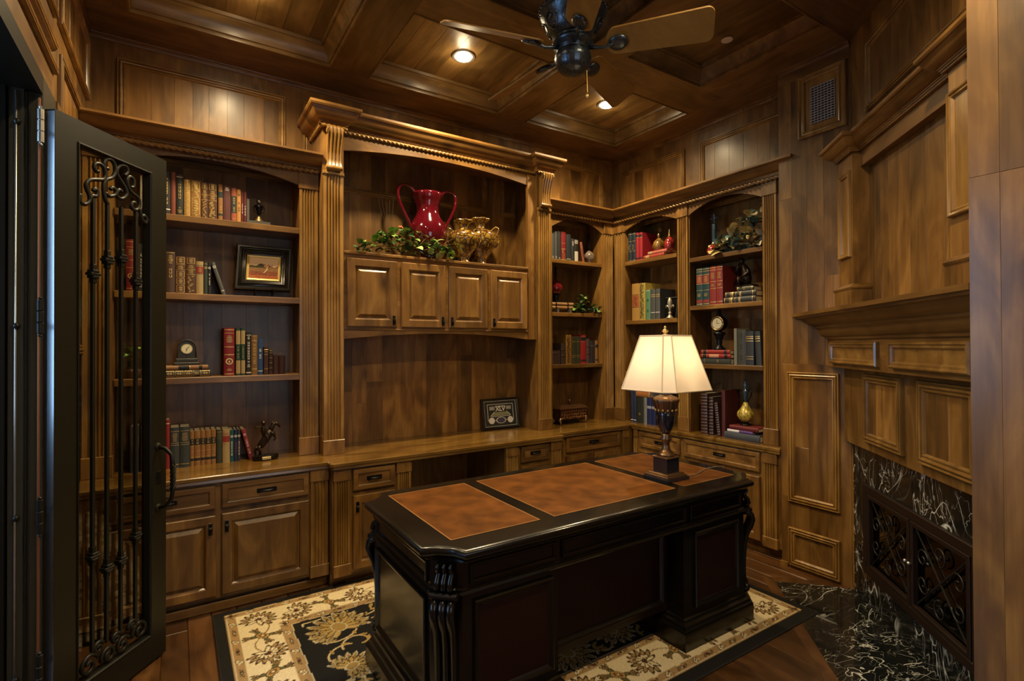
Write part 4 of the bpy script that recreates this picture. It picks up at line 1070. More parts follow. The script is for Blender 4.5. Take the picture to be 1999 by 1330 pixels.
for (a, b_, side) in ((bx0, 1.345, 0), (2.150, bx1, 1)):
    k = .09
    if side == 0: pl = [(a, by0 + k), (a + k, by0), (b_, by0), (b_, by1), (a + k, by1), (a, by1 - k)]
    else: pl = [(a, by0), (b_ - k, by0), (b_, by0 + k), (b_, by1 - k), (b_ - k, by1), (a, by1)]
    m = MB(); plan(m, WORLD, pl, .10, .604); ped = build(m, 'pedestal', LACQ, desk)
    m = MB(); sweep(m, WORLD, pl[::-1], PL, closed=True); build(m, 'plinth', LACQ, ped, 30)
    m = MB(); box(m, WORLD, a + .02, b_ - .02, RZ, .11, by0 + .02, by1 - .02); build(m, 'plinth_core', LACQ, ped)
    u0, u1 = (.942, 1.318) if side == 0 else (2.228, 2.604)
    m = MB(); rings(m, fF, u0, u1, .185, .572, PNL, fill=False); build(m, 'panel_moulding', LACQ, ped)
    m = MB(); box(m, fF, u0 + .026, u1 - .026, .211, .546, 0, .002); build(m, 'panel', LACQ_RED, ped)
    fx = fS if side == 0 else fS2; s0, s1 = (-2.445, -1.852) if side == 0 else (1.852, 2.445)
    m = MB(); rings(m, fx, s0, s1, .185, .572, PNL, fill=False); build(m, 'panel_moulding', LACQ, ped)
    m = MB(); box(m, fx, s0 + .026, s1 - .026, .211, .546, 0, .002); build(m, 'panel', LACQ, ped)
fM = Fr((0, 1.845, 0), (1, 0, 0), (0, -1, 0))
m = MB(); box(m, fM, 1.340, 2.155, .150, .604, -.03, 0); md = build(m, 'modesty_panel', LACQ_RED, desk)
m = MB(); rings(m, fM, 1.372, 2.122, .190, .585, PNL, fill=False); build(m, 'panel_moulding', LACQ, md)
# carved corner scrolls: three ribs, a volute under the apron, bracket above
def corner_scroll(cx, cy, ux, uy):
    o = Vector((ux, uy, 0)).normalized(); t = Vector((-o.y, o.x, 0)); c = Vector((cx, cy, 0))
    g = Fr(c, t, o); 
    m = MB()
    lower = [(.012, .150), (.030, .156), (.034, .168), (.022, .180), (.016, .186), (.028, .200), (.014, .214), (.012, .26), (.014, .34), (.020, .42), (.034, .475), (.052, .515), (.062, .548), (.056, .575), (.036, .588), (.014, .590)]
    upper = [(.014, .622), (.036, .626), (.046, .640), (.040, .660), (.024, .676), (.022, .690), (.036, .700), (.040, .712), (.020, .722)]
    for k in (-1, 0, 1):
        tube(m, [g.p(k * .032, z, w_ - .008) for w_, z in lower], [.0150] * 5 + [.011] + [.0140] * 5 + [.0165] * 5, 8)
    p = build(m, 'carved_scroll', LACQ, desk, True)
    m = MB()
    for k in (-1, 0, 1):
        tube(m, [g.p(k * .026, z, w_ - .010) for w_, z in upper], [.012] * 6 + [.007] * 3, 8)
    build(m, 'carved_bracket', LACQ, p, True)
    m = MB(); rings(m, Fr(c, t, o), -.056, .056, .597, .620, [(0, -.02), (0, .040), (.004, .048), (.008, .050)]); build(m, 'ledge', LACQ, p)
for (cx, cy, ux, uy) in ((bx0 + .045, by0 + .045, -1, -1), (bx1 - .045, by0 + .045, 1, -1), (bx1 - .045, by1 - .045, 1, 1), (bx0 + .045, by1 - .045, -1, 1)): corner_scroll(cx, cy, ux, uy)

# ================================================================== table lamp
LX, LY, LZ = 2.305, 1.975, TOPD + .0016
lamp = empty('table_lamp', (LX, LY, LZ), 'lit table lamp with cream panelled shade and urn-shaped base on the desk', 'lamp')
DKB = plain('lamp_ebony', (.012, .013, .018), .20, coat=.6)
BRZ = plain('lamp_bronze', (.20, .115, .055), .33, metal=.8)
def sq(m, h, z0, z1, ch_=.003):
    moulded_top(m, [(LX - h, LY - h), (LX + h, LY - h), (LX + h, LY + h), (LX - h, LY + h)], [(0, z0), (0, z1 - ch_), (ch_, z1)])
m = MB(); sq(m, .088, LZ, LZ + .018); base_ = build(m, 'base', DKB, lamp)
m = MB(); sq(m, .080, LZ + .018, LZ + .028); sq(m, .070, LZ + .028, LZ + .038, .006); build(m, 'gilt_step', BRZ, lamp)
m = MB(); sq(m, .049, LZ + .038, LZ + .118); build(m, 'plinth', DKB, lamp)
m = MB(); sq(m, .055, LZ + .118, LZ + .128, .005); build(m, 'plinth_cap', BRZ, lamp)
m = MB(); lathe(m, (LX, LY, 0), [(.050, .914), (.048, .925), (.036, .933), (.024, .950), (.019, .975), (.022, .995), (.030, 1.000), (.031, 1.012), (.024, 1.020), (.028, 1.030), (.020, 1.038)], 24); build(m, 'stem', BRZ, lamp, True)
m = MB(); lathe(m, (LX, LY, 0), [(.016, 1.034), (.026, 1.046), (.040, 1.072), (.049, 1.105), (.053, 1.140), (.054, 1.168)], 28); build(m, 'urn', DKB, lamp, True)
m = MB(); lathe(m, (LX, LY, 0), [(.055, 1.164), (.056, 1.172), (.058, 1.180), (.064, 1.205), (.071, 1.222), (.070, 1.232), (.058, 1.242), (.038, 1.250), (.028, 1.256)], 60, lambda th, i: 1 + (.10 * abs(math.sin(th * 9)) - .03 if 1 < i < 7 else 0)); build(m, 'gadrooned_urn', BRZ, lamp, True)
m = MB()
for k in range(14): ball(m, (LX + .058 * math.cos(k * 2 * math.pi / 14), LY + .058 * math.sin(k * 2 * math.pi / 14), 1.170), .008, 6, 5)
build(m, 'beading', BRASS, lamp, True)
m = MB(); lathe(m, (LX, LY, 0), [(.028, 1.254), (.022, 1.262), (.020, 1.290), (.024, 1.296), (.024, 1.300), (.012, 1.304), (.012, 1.330), (.002, 1.332)], 20); build(m, 'neck', DKB, lamp, True)
BULB = emit('bulb_glass', (1.0, .80, .50), 7)
m = MB(); lathe(m, (LX, LY, 0), [(.010, 1.330), (.016, 1.345), (.028, 1.380), (.030, 1.405), (.022, 1.428), (.004, 1.438)], 16); build(m, 'bulb', BULB, lamp, True)
m = MB(); tube(m, [(LX, LY + .05, 1.34), (LX, LY + .062, 1.46), (LX, LY + .03, 1.59), (LX, LY, 1.60)], .002, 6); tube(m, [(LX, LY - .05, 1.34), (LX, LY - .062, 1.46), (LX, LY - .03, 1.59), (LX, LY, 1.60)], .002, 6); tube(m, [(LX, LY - .05, 1.34), (LX, LY, 1.332), (LX, LY + .05, 1.34)], .002, 6); build(m, 'harp', BRASS, lamp)
def octo(a, c, z): return [(LX + s[0], LY + s[1], z) for s in ((-a + c, -a), (a - c, -a), (a, -a + c), (a, a - c), (a - c, a), (-a + c, a), (-a, a - c), (-a, -a + c))]
ZB, ZTS = 1.287, 1.586
lo = octo(.196, .052, ZB); hi = octo(.112, .030, ZTS); ri = [(LX + (p[0] - LX) * .985, LY + (p[1] - LY) * .985, p[2]) for p in lo]
sh = None
for k in range(8):
    m = MB(); a, b_ = lo[k], lo[(k + 1) % 8]; c, d = hi[(k + 1) % 8], hi[k]
    m.add([a, b_, c, d], [(0, 1, 2, 3)])
    o_ = build(m, 'shade_panel', SHADE, lamp)
TAPE = plain('shade_tape', (.62, .50, .34), .8)
m = MB()
for k in range(8): tube(m, [lo[k], hi[k]], .0034, 6)
tube(m, lo + [lo[0]], .0042, 6); tube(m, hi + [hi[0]], .0042, 6); build(m, 'shade_piping', TAPE, lamp)
m = MB(); lathe(m, (LX, LY, 0), [(.006, 1.590), (.014, 1.596), (.008, 1.602), (.016, 1.610), (.020, 1.616), (.012, 1.622), (.006, 1.626), (.010, 1.632), (.006, 1.640), (.001, 1.643)], 14); build(m, 'finial', BRASS, lamp, True)
m = MB(); tube(m, bez((LX + .08, LY - .01, TOPD + .006), (LX + .2, LY - .12, TOPD + .004), (LX + .30, LY + .05, TOPD + .004), (LX + .44, LY - .02, TOPD + .012), 14) + [(LX + .50, LY - .02, TOPD + .006), (LX + .508, LY - .02, TOPD - .10)], .0028, 6); build(m, 'cord', plain('lamp_cord', (.16, .12, .08), .5), lamp)
lamp_light('lamp_bulb_light', 'POINT', (LX, LY, 1.45), LAMP_W, (1.0, .72, .40), .035)

# ================================================================== ceiling fan
FX, FY = 1.665, 2.00
fan = empty('ceiling_fan', (FX, FY, 2.93), 'five-blade ceiling fan with wooden blades and ornate dark bronze motor', 'ceiling fan')
m = MB(); lathe(m, (FX, FY, 0), [(.075, TOPZ - .006), (.075, TOPZ - .03), (.060, TOPZ - .055), (.030, TOPZ - .075), (.014, TOPZ - .08)], 24); build(m, 'canopy', BRONZE, fan, True)
m = MB(); tube(m, [(FX, FY, TOPZ - .08), (FX, FY, 3.24)], .013, 12); build(m, 'down_rod', BRONZE, fan)
m = MB(); lathe(m, (FX, FY, 0), [(.02, 3.262), (.07, 3.258), (.125, 3.240), (.160, 3.222), (.168, 3.212), (.166, 3.200), (.158, 3.194), (.163, 3.186), (.158, 3.178), (.146, 3.160), (.138, 3.135), (.122, 3.105), (.104, 3.085), (.088, 3.076), (.088, 3.066), (.070, 3.058), (.030, 3.056)], 40); mot = build(m, 'motor_housing', BRONZE, fan, 50)
m = MB()
for k in range(44):
    th = 2 * math.pi * k / 44; ball(m, (FX + .166 * math.cos(th), FY + .166 * math.sin(th), 3.206), .0078, 6, 4)
for k in range(60):
    th = 2 * math.pi * k / 60; ball(m, (FX + .160 * math.cos(th), FY + .160 * math.sin(th), 3.185), .0045, 5, 4)
build(m, 'beaded_rim', BRONZE, mot, True)
m = MB()
for k in range(8):
    th0 = 2 * math.pi * k / 8
    for sg in (-1, 1):
        pts = []
        for i in range(14):
            t = i / 13; th = th0 + sg * .30 * math.sin(t * math.pi) ; r = .155 - .045 * t; z = 3.168 - .080 * t; pts.append((FX + r * math.cos(th), FY + r * math.sin(th), z))
        tube(m, pts, .004, 5)
    pts = [(FX + (.150 - .03 * t / 10) * math.cos(th0 + .10 * math.sin(t)), FY + (.150 - .03 * t / 10) * math.sin(th0 + .10 * math.sin(t)), 3.155 - .055 * t / 10) for t in range(11)]
    tube(m, pts, .0035, 5)
build(m, 'relief_ornament', BRONZE, mot, True)
m = MB(); lathe(m, (FX, FY, 0), [(.060, 3.060), (.098, 3.056), (.104, 3.046), (.100, 3.036), (.082, 3.028), (.078, 3.020), (.083, 3.014), (.080, 3.006), (.060, 3.002)], 36); build(m, 'flywheel', BRONZE, fan, 50)
m = MB(); lathe(m, (FX, FY, 0), [(.060, 3.004), (.084, 3.000), (.090, 2.990), (.088, 2.980), (.092, 2.972), (.088, 2.962), (.080, 2.938), (.062, 2.914), (.056, 2.912), (.048, 2.906), (.030, 2.900), (.008, 2.898), (.006, 2.892), (.001, 2.891)], 60, lambda th, i: 1 + (.05 * abs(math.sin(th * 11)) if i in (6, 7) else 0)); build(m, 'switch_cup', BRONZE, fan, 50)
BZ = 3.028
for k in range(5):
    th = math.radians(166 + 72 * k); g = Fr((FX, FY, 0), (math.cos(th), math.sin(th), 0), (-math.sin(th), math.cos(th), 0))
    tilt = math.radians(-26)
    m = MB()
    tube(m, [g.p(.075, 3.022, 0), g.p(.120, 3.012, 0), g.p(.155, 3.006, 0), g.p(.185, BZ - .014, 0), g.p(.21, BZ - .008, 0)], [.011, .010, .009, .011, .012], 8)
    br = build(m, 'blade_iron', BRONZE, fan, True)
    m = MB(); lathe(m, (0, 0, 0), [(.002, -.012), (.020, -.011), (.032, -.006), (.036, 0), (.034, .004), (.002, .005)], 20, None, 1.35, 1.0)
    m.v = [tuple(g.p(.225 + a, BZ - .010 + c + b_ * math.tan(tilt), b_)) for a, b_, c in m.v]; build(m, 'blade_medallion', BRONZE, br, True)
    # blade with rounded ends
    out = []
    L0, L1 = .165, .665
    def hw(t): return .062 + .014 * t
    n = 10
    for i in range(n + 1):
        a = math.pi / 2 + math.pi / 2 * i / n; out.append((L0 + .05 + .05 * math.cos(a), (hw(0) * math.sin(a))))
    for i in range(n + 1):
        a = math.pi + math.pi / 2 * i / n; out.append((L0 + .05 + .05 * math.cos(a), (hw(0) * math.sin(a))))
    for i in range(n + 1):
        a = -math.pi / 2 + math.pi / 2 * i / n; out.append((L1 - .035 + .035 * math.cos(a), -hw(1) + .035 + .035 * math.sin(a)))
    for i in range(n + 1):
        a = math.pi / 2 * i / n; out.append((L1 - .035 + .035 * math.cos(a), hw(1) - .035 + .035 * math.sin(a)))
    m = MB(); n = len(out)
    vs = [g.p(u, BZ + v_ * math.tan(tilt), v_) for u, v_ in out] + [g.p(u, BZ + .007 + v_ * math.tan(tilt), v_) for u, v_ in out]
    m.add(vs, [tuple(range(n)), tuple(range(2 * n - 1, n - 1, -1))] + [(i, (i + 1) % n, (i + 1) % n + n, i + n) for i in range(n)])
    WBk = WBL
    build(m, 'blade', WBk, fan)
m = MB(); tube(m, [(FX + .065, FY - .03, 2.925), (FX + .067, FY - .032, 2.81)], .0016, 6); ch_ = build(m, 'pull_chain', BRASS, fan)
m = MB(); lathe(m, (FX + .067, FY - .032, 2.775), [(.001, 0), (.006, .004), (.008, .014), (.006, .026), (.002, .036)], 10); build(m, 'chain_knob', BRASS, ch_, True)
# ================================================================== books
RAMP = {}
def ink(col, rough=.55, metal=0.0):
    k = (col, rough, metal)
    if k not in RAMP: RAMP[k] = plain('print_%d' % len(RAMP), col, rough, metal)
    return RAMP[k]
def cloth(col, rough=.5):
    k = ('c', col, rough)
    if k not in RAMP: RAMP[k] = plain('binding_%d' % len(RAMP), col, rough, bump=.12, bscale=260, var=.12)
    return RAMP[k]
BK_ = (.012, .012, .013); CHAR = (.030, .032, .034); BRN = (.075, .030, .014); LBR = (.26, .125, .040); RED_ = (.20, .012, .014); DRED = (.085, .008, .010); MAR = (.095, .030, .030); NAVY = (.012, .020, .060); GRN_ = (.012, .045, .028); OLIVE = (.045, .045, .022); GREY = (.075, .080, .078); TANB = (.38, .27, .12); TEAL = (.010, .075, .080); PURP = (.050, .022, .065); ORNG = (.50, .24, .06); RUST_ = (.33, .085, .045); GRNG = (.030, .045, .040)
G = ('G', GILT); W_ = ('W', WHITEINK)
class Frame3(Fr):
    def __init__(s, o, u, v, w_): s.o = Vector(o); s.u = Vector(u).normalized(); s.vz = Vector(v).normalized(); s.w = Vector(w_).normalized()
ORD = ['first', 'second', 'third', 'fourth', 'fifth', 'sixth', 'seventh', 'eighth', 'ninth', 'tenth', 'eleventh', 'twelfth', 'thirteenth', 'fourteenth', 'fifteenth', 'sixteenth', 'seventeenth']
def book(fr, u0, u1, h, z, depth, col, deco, label, group, lean=0.0, bulge=None, name='book'):
    """Hardback: boards and rounded spine, page block, tooling on the spine."""
    if lean:
        piv = fr.p(u1 if lean > 0 else u0, z, 0); c, s_ = math.cos(lean), math.sin(lean); wd = u1 - u0
        fr = Frame3(piv, fr.u * c + Vector((0, 0, 1)) * -s_ * 1.0, fr.u * s_ + Vector((0, 0, 1)) * c, fr.w)
        fr.u = fr.u.normalized(); a, b_ = (-wd, 0) if lean > 0 else (0, wd)
        # turned about the foot that stays on the shelf
        z = 0; u0, u1 = a, b_
        if lean > 0: fr = Frame3(piv, fr.u, fr.vz, fr.w)
    wd = u1 - u0; t = .0026; bul = min(.006, wd * .16) if bulge is None else bulge
    cm = cloth(col)
    m = MB(); n = 6
    pts = [(u0, -depth), (u0, 0)] + [(u0 + wd * i / n, bul * (1 - (2 * i / n - 1) ** 2)) for i in range(1, n)] + [(u1, 0), (u1, -depth), (u1 - t, -depth), (u1 - t, -.004), (u0 + t, -.004), (u0 + t, -depth)]
    plan(m, fr, pts[::-1], z, z + h)
    o = build(m, name, cm, None)
    tag(o, label, 'book', group)
    m = MB(); box(m, fr, u0 + t, u1 - t, z + .003, z + h - .004, -depth + .005, -.004); build(m, 'pages', PAGES, o)
    def patch(m, t0, t1, v0, v1, off=.0006):
        k = 5; vs = []
        for i in range(k + 1):
            t_ = t0 + (t1 - t0) * i / k; ww = bul * (1 - (2 * t_ - 1) ** 2) + off
            vs += [fr.p(u0 + wd * t_, z + h * v0, ww), fr.p(u0 + wd * t_, z + h * v1, ww)]
        m.add(vs, [(2 * i, 2 * i + 2, 2 * i + 3, 2 * i + 1) for i in range(k)])
    bag = {}
    rr = random.Random(int(abs(u0) * 9973) + int(h * 1e4))
    for d in deco:
        k, a, b_ = d[0], d[1], d[2]; mat = d[3] if len(d) > 3 else GILT
        if not hasattr(mat, 'name'): mat = ink(mat)
        nm = {'b': 'spine_band', 'k': 'spine_label', 't': 'spine_lettering', 'o': 'spine_tooling', 'e': 'spine_emblem', 'r': 'raised_band', 'l': 'spine_lettering', 's': 'spine_pattern'}[k]
        m = bag.setdefault((nm, mat.name), (MB(), mat))[0]
        if k == 'b': patch(m, .04, .96, a, a + b_ / h)
        if k == 'k': patch(m, .03, .97, a, b_)
        if k == 't':        # upright run of worn lettering
            v = a
            while v < b_:
                ln = (.010 + .012 * rr.random()) / h
                patch(m, .34, .42, v, min(v + ln * .8, b_), .0012); patch(m, .58, .66, v, min(v + ln * .8, b_), .0012)
                if rr.random() > .3: patch(m, .42, .58, v, v + .003 / h, .0012)
                v += ln * (1.1 if rr.random() > .2 else 1.8)
        if k == 'l':        # short horizontal lines of lettering
            v = a
            while v < b_:
                q0 = .2 + .12 * rr.random(); patch(m, q0, 1 - q0, v, v + .0030 / h, .0012); v += .0075 / h
        if k == 'o':        # tooled compartment
            e = .10
            patch(m, e, e + .06, a, b_); patch(m, 1 - e - .06, 1 - e, a, b_); patch(m, e, 1 - e, a, a + .002 / h); patch(m, e, 1 - e, b_ - .002 / h, b_)
            c = (a + b_) / 2; hh = (b_ - a) / 2
            for (dv, q) in ((-.55, .12), (-.3, .22), (0, .16), (.3, .22), (.55, .12)): patch(m, .5 - q, .5 + q, c + dv * hh - .07 * hh, c + dv * hh + .07 * hh, .0009)
        if k == 's':
            v = a; 
            while v < b_:
                q = .12 + .5 * rr.random(); patch(m, q, q + .22, v, v + .004 / h); q = .1 + .3 * rr.random(); patch(m, q, q + .15, v + .003 / h, v + .006 / h); v += .008 / h
        if k == 'e':
            cu, cv = (u0 + u1) / 2, z + h * a; ww = bul + .0010; nn = 14
            vs = [fr.p(cu + b_ * math.cos(2 * math.pi * i / nn), cv + b_ * math.sin(2 * math.pi * i / nn), ww) for i in range(nn)] + [fr.p(cu + b_ * .68 * math.cos(2 * math.pi * i / nn), cv + b_ * .68 * math.sin(2 * math.pi * i / nn), ww) for i in range(nn)]
            m.add(vs, [(i, (i + 1) % nn, nn + (i + 1) % nn, nn + i) for i in range(nn)])
            m.add([fr.p(cu - b_ * .3, cv - b_ * .35, ww), fr.p(cu + b_ * .3, cv - b_ * .35, ww), fr.p(cu, cv + b_ * .45, ww)], [(0, 1, 2)])
        if k == 'r':
            tube(m, [fr.p(u0 + wd * i / 8, z + h * a, bul * (1 - (2 * i / 8 - 1) ** 2) + .0005) for i in range(9)], b_, 6)
    for (nm, _), (m, mat) in bag.items(): tag(build(m, nm, mat, o), kind='stuff')
    return o
def lab(d, o, w_):
    t = '%s, %s from left on %s' % (d, o, w_)
    if len(t.split()) > 15: t = '%s, %s on %s' % (d, o, w_)
    return t
def row(fr, z, depth, items, where, group):
    for i, it in enumerate(items):
        u0, u1, h, col, deco, desc = it[:6]; lean = it[6] if len(it) > 6 else 0
        book(fr, u0, u1, h, z, depth, col, deco, lab(desc, ORD[i], where), group, lean)
ORN = [('o', .80, .97), ('b', .77, .002), ('l', .66, .75), ('b', .63, .002), ('o', .44, .60), ('o', .25, .41), ('o', .04, .22)]
ORN2 = [('o', .82, .97), ('l', .70, .79), ('b', .66, .003), ('l', .56, .64), ('b', .52, .003), ('s', .05, .50)]
FULLG = [('b', .97, .003), ('o', .78, .95), ('b', .75, .002), ('b', .70, .002), ('b', .65, .002), ('o', .52, .63), ('o', .40, .50), ('o', .08, .37), ('s', .04, .97)]
fB = BK(3.75)
row(fB, 2.335, .17, [
    (-.190, -.150, .240, RED_, [('k', .1, .9, (.55, .50, .42))], 'red book with pale spine panel behind door glass'),
    (-.082, -.039, .261, BK_, [('t', .25, .85), ('b', .12, .006, W_[1])], 'black book with gold upright lettering'),
    (-.036, -.013, .264, (.17, .040, .022), [], 'plain rust red book'),
    (-.011, .026, .256, (.018, .020, .016), [('b', .93, .004, W_[1]), ('t', .42, .82), ('l', .08, .16), ('e', .2, .004)], 'black book with gilt title down the spine'),
    (.030, .063, .232, (.38, .22, .06), FULLG, 'slim gold-tooled leather book'),
    (.065, .118, .234, (.24, .12, .030), [('s', .05, .97), ('o', .7, .95), ('o', .1, .55)], 'broad golden-brown leather book'),
    (.120, .156, .229, BRN, ORN2, 'brown leather book with gilt bands'),
    (.157, .207, .230, BRN, ORN2 + [('s', .05, .5)], 'wide brown leather book with gilt spine'),
    (.213, .238, .232, LBR, [('k', .62, .80, (.012, .03, .03)), ('b', .80, .003), ('b', .61, .003), ('t', .28, .42), ('k', .14, .20, (.012, .03, .03)), ('b', .21, .003)], 'tan book with green label'),
    (.241, .282, .226, MAR, [('l', .87, .95, W_[1])], 'plain maroon book'),
    (.286, .316, .220, RUST_, [('k', .27, .76, (.015, .03, .03)), ('t', .30, .72), ('b', .10, .003)], 'coral red book with dark label'),
    (.318, .340, .215, ORNG, [('t', .35, .65, BK_), ('e', .84, .006, BK_)], 'slim orange book'),
    (.342, .355, .208, DRED, [('t', .3, .6, W_[1])], 'thin crimson book'),
    (.357, .373, .208, DRED, [('t', .25, .55, W_[1])], 'second thin crimson book'),
], 'top shelf of left bookcase', 'books on the left bookcase')
row(fB, 1.862, .17, [
    (-.255, -.210, .305, RED_, [('b', .95, .004), ('b', .85, .003), ('l', .70, .82), ('b', .6, .003), ('b', .45, .003), ('e', .30, .016), ('b', .05, .005)], 'tall red encyclopedia behind door glass'),
    (-.200, -.160, .285, CHAR, [('t', .3, .8, W_[1]), ('l', .1, .2, W_[1])], 'dark book with pale lettering behind glass'),
    (-.062, -.016, .250, (.055, .028, .016), [('l', .72, .92), ('t', .38, .6), ('b', .98, .003)], 'dark brown book with gilt title'),
    (-.014, .038, .229, BRN, ORN, 'brown leather book with gold compartments'),
    (.040, .092, .228, BRN, ORN2, 'brown leather book with patterned gilt spine'),
    (.094, .132, .205, TANB, [('k', .64, .84, (.28, .02, .02)), ('b', .87, .004, (.15, .13, .09)), ('b', .61, .004, (.15, .13, .09)), ('l', .68, .80)], 'cream book with red title label'),
    (.135, .155, .205, GRNG, [('e', .82, .008), ('b', .93, .003)], 'thin green-grey book with gold crest'),
    (.157, .173, .205, BK_, [('e', .82, .007, W_[1]), ('t', .3, .65, W_[1])], 'thin black book with white crest'),
    (.235, .256, .212, GREY, [('e', .86, .009, W_[1]), ('b', .12, .004, W_[1])], 'thin grey book leaning on its neighbour', -.30),
], 'second shelf of left bookcase', 'books on the left bookcase')
row(fB, 1.350, .17, [
    (.245, .304, .306, RED_, [('b', .95, .006), ('b', .885, .003), ('l', .70, .83), ('b', .595, .005), ('b', .43, .006), ('e', .30, .021), ('l', .11, .15), ('b', .03, .006)], 'big red encyclopedia with round gilt emblem'),
    (.311, .337, .304, GRN_, [('k', .66, .95, TANB), ('k', .04, .32, TANB), ('t', .36, .62, TANB)], 'green and cream book'),
    (.340, .365, .305, GRN_, [('k', .66, .95, TANB), ('k', .04, .32, TANB), ('t', .36, .62, TANB)], 'matching green and cream book'),
    (.369, .400, .278, (.018, .014, .013), [('b', .93, .003, W_[1]), ('t', .30, .90, W_[1]), ('l', .19, .26, W_[1]), ('b', .05, .006, W_[1])], 'black book with white upright title'),
    (.401, .436, .261, (.20, .105, .032), [('b', .85, .005), ('t', .28, .78), ('b', .14, .006), ('b', .97, .003)], 'tan book with gilt upright title'),
    (.437, .469, .236, (.022, .060, .160), [('t', .45, .75, W_[1]), ('b', .1, .004, W_[1])], 'bright blue book'),
    (.475, .502, .183, (.060, .022, .014), [('b', .82, .003), ('b', .72, .003), ('b', .2, .003), ('r', .9, .002)], 'small brown leather book with bands'),
    (.506, .529, .165, (.045, .022, .012), [('r', .85, .003, BRN), ('r', .65, .003, BRN), ('r', .45, .003, BRN), ('r', .25, .003, BRN), ('b', .95, .003)], 'small ribbed brown leather book'),
    (.533, .566, .125, (.050, .018, .012), [], 'short plain brown book'),
    (.568, .606, .123, (.040, .012, .009), [], 'short dark brown book'),
], 'third shelf of left bookcase', 'books on the left bookcase')
OR5 = [('k', .60, .78, BK_), ('t', .63, .76), ('k', .15, .22, BK_), ('b', .57, .002), ('b', .42, .002), ('b', .26, .002), ('b', .23, .002), ('b', .12, .002)]
row(fB, CT, .17, [
    (-.235, -.195, .270, (.035, .040, .060), [('t', .4, .7, W_[1])], 'navy book behind door glass'),
    (-.185, -.145, .260, (.060, .020, .030), [('t', .4, .7, W_[1])], 'plum book behind door glass'),
    (-.063, -.042, .295, RED_, [('b', .92, .004, W_[1])], 'thin bright red book'),
    (-.040, .007, .246, (.028, .034, .032), [('b', .90, .003, TANB), ('l', .66, .86, TANB), ('b', .61, .003, TANB), ('b', .56, .003, TANB), ('b', .08, .004, TANB)], 'dark green-grey ledger book'),
    (.009, .061, .246, (.030, .038, .036), [('b', .90, .003, TANB), ('l', .66, .86, TANB), ('b', .61, .003, TANB), ('b', .56, .003, TANB), ('b', .08, .004, TANB)], 'matching dark green-grey ledger book'),
    (.063, .083, .214, LBR, OR5, 'narrow amber book with black labels'),
    (.085, .117, .216, LBR, OR5, 'wide amber book with black labels'),
    (.119, .142, .215, LBR, OR5, 'amber book with black labels'),
    (.144, .173, .215, LBR, OR5, 'amber book with two black labels'),
    (.175, .200, .216, LBR, OR5, 'last amber book with black labels'),
    (.204, .234, .211, (.035, .040, .024), [('b', .93, .003), ('k', .70, .9, (.055, .06, .035))], 'dark green book'),
    (.237, .277, .210, TANB, [('k', .62, .80, (.26, .025, .02)), ('b', .88, .003, RUST_), ('b', .84, .003, RUST_), ('b', .58, .003), ('b', .55, .003)], 'cream book with red bands'),
    (.278, .299, .203, TEAL, [('e', .80, .008, W_[1]), ('t', .2, .65, W_[1])], 'slim teal book with white crest'),
    (.301, .320, .203, NAVY, [('e', .80, .008, W_[1]), ('k', .25, .62, PURP)], 'slim navy book with white crest'),
    (.322, .337, .203, CHAR, [('e', .80, .007, W_[1]), ('t', .2, .7, W_[1])], 'slim charcoal book with white crest'),
    (.390, .414, .206, (.22, .028, .032), [('e', .82, .007, W_[1]), ('t', .2, .65, W_[1])], 'rose red book leaning on the row', -.24),
], 'worktop of left bookcase', 'books on the left bookcase')
fN_ = BK(3.80)
row(fN_, 2.325, .15, [
    (2.896, 2.925, .270, GREY, [('l', .06, .14, W_[1])], 'slim grey book'), (2.929, 2.963, .270, GREY, [('l', .06, .14, W_[1])], 'second slim grey book'), (2.968, 3.004, .270, CHAR, [('l', .06, .10, W_[1])], 'charcoal grey book'),
    (3.009, 3.064, .272, RED_, [('b', .40, .006), ('s', .08, .38), ('b', .04, .006), ('b', .6, .003)], 'bright red gilt book'),
    (3.070, 3.124, .255, (.020, .028, .032), [('b', .08, .004, W_[1])], 'dark slate book'), (3.131, 3.164, .220, CHAR, [('l', .7, .9, W_[1])], 'dark grey book'),
    (3.169, 3.214, .218, BK_, [('k', .04, .47, (.55, .52, .46)), ('k', .80, .97, (.25, .23, .20))], 'black and white book'), (3.268, 3.298, .200, (.24, .085, .045), [('t', .3, .7, BRN)], 'terracotta book leaning on the row', -.17)],
    'top shelf of corner bookcase', 'books in the corner bookcase')
row(fN_, 1.356, .15, [
    (2.895, 2.928, .129, (.050, .026, .018), [('r', .8, .003, BRN)], 'small dark brown book'), (2.930, 2.962, .129, (.050, .026, .018), [('r', .8, .003, BRN)], 'second small dark brown book'), (2.964, 2.994, .130, (.044, .022, .016), [], 'third small dark brown book'),
    (3.000, 3.052, .196, (.055, .034, .024), [('r', .7, .003, BRN), ('r', .4, .003, BRN)], 'ribbed brown book'), (3.059, 3.125, .275, (.30, .165, .030), [('s', .04, .96, DRED), ('s', .03, .9, BRN)], 'mottled golden book'),
    (3.129, 3.186, .262, OLIVE, [('b', .8, .003), ('b', .3, .003), ('b', .24, .003)], 'olive green book with gilt lines'), (3.189, 3.237, .262, OLIVE, [('b', .8, .003), ('b', .3, .003), ('b', .24, .003)], 'second olive green book'),
    (3.239, 3.306, .275, (.32, .016, .020), [('k', .80, .92, BK_), ('b', .77, .003), ('k', .08, .14, BK_), ('b', .93, .003)], 'vivid red book with black labels'), (3.311, 3.355, .238, (.075, .045, .045), [('r', .7, .003, MAR), ('r', .4, .003, MAR)], 'faded plum ribbed book'),
    (3.360, 3.420, .222, (.028, .026, .032), [('b', .75, .008, GREY)], 'dark slate book'), (3.425, 3.462, .222, LBR, [('k', .68, .82, BK_), ('k', .12, .17, BK_)], 'tan book with black labels')],
    'third shelf of corner bookcase', 'books in the corner bookcase')
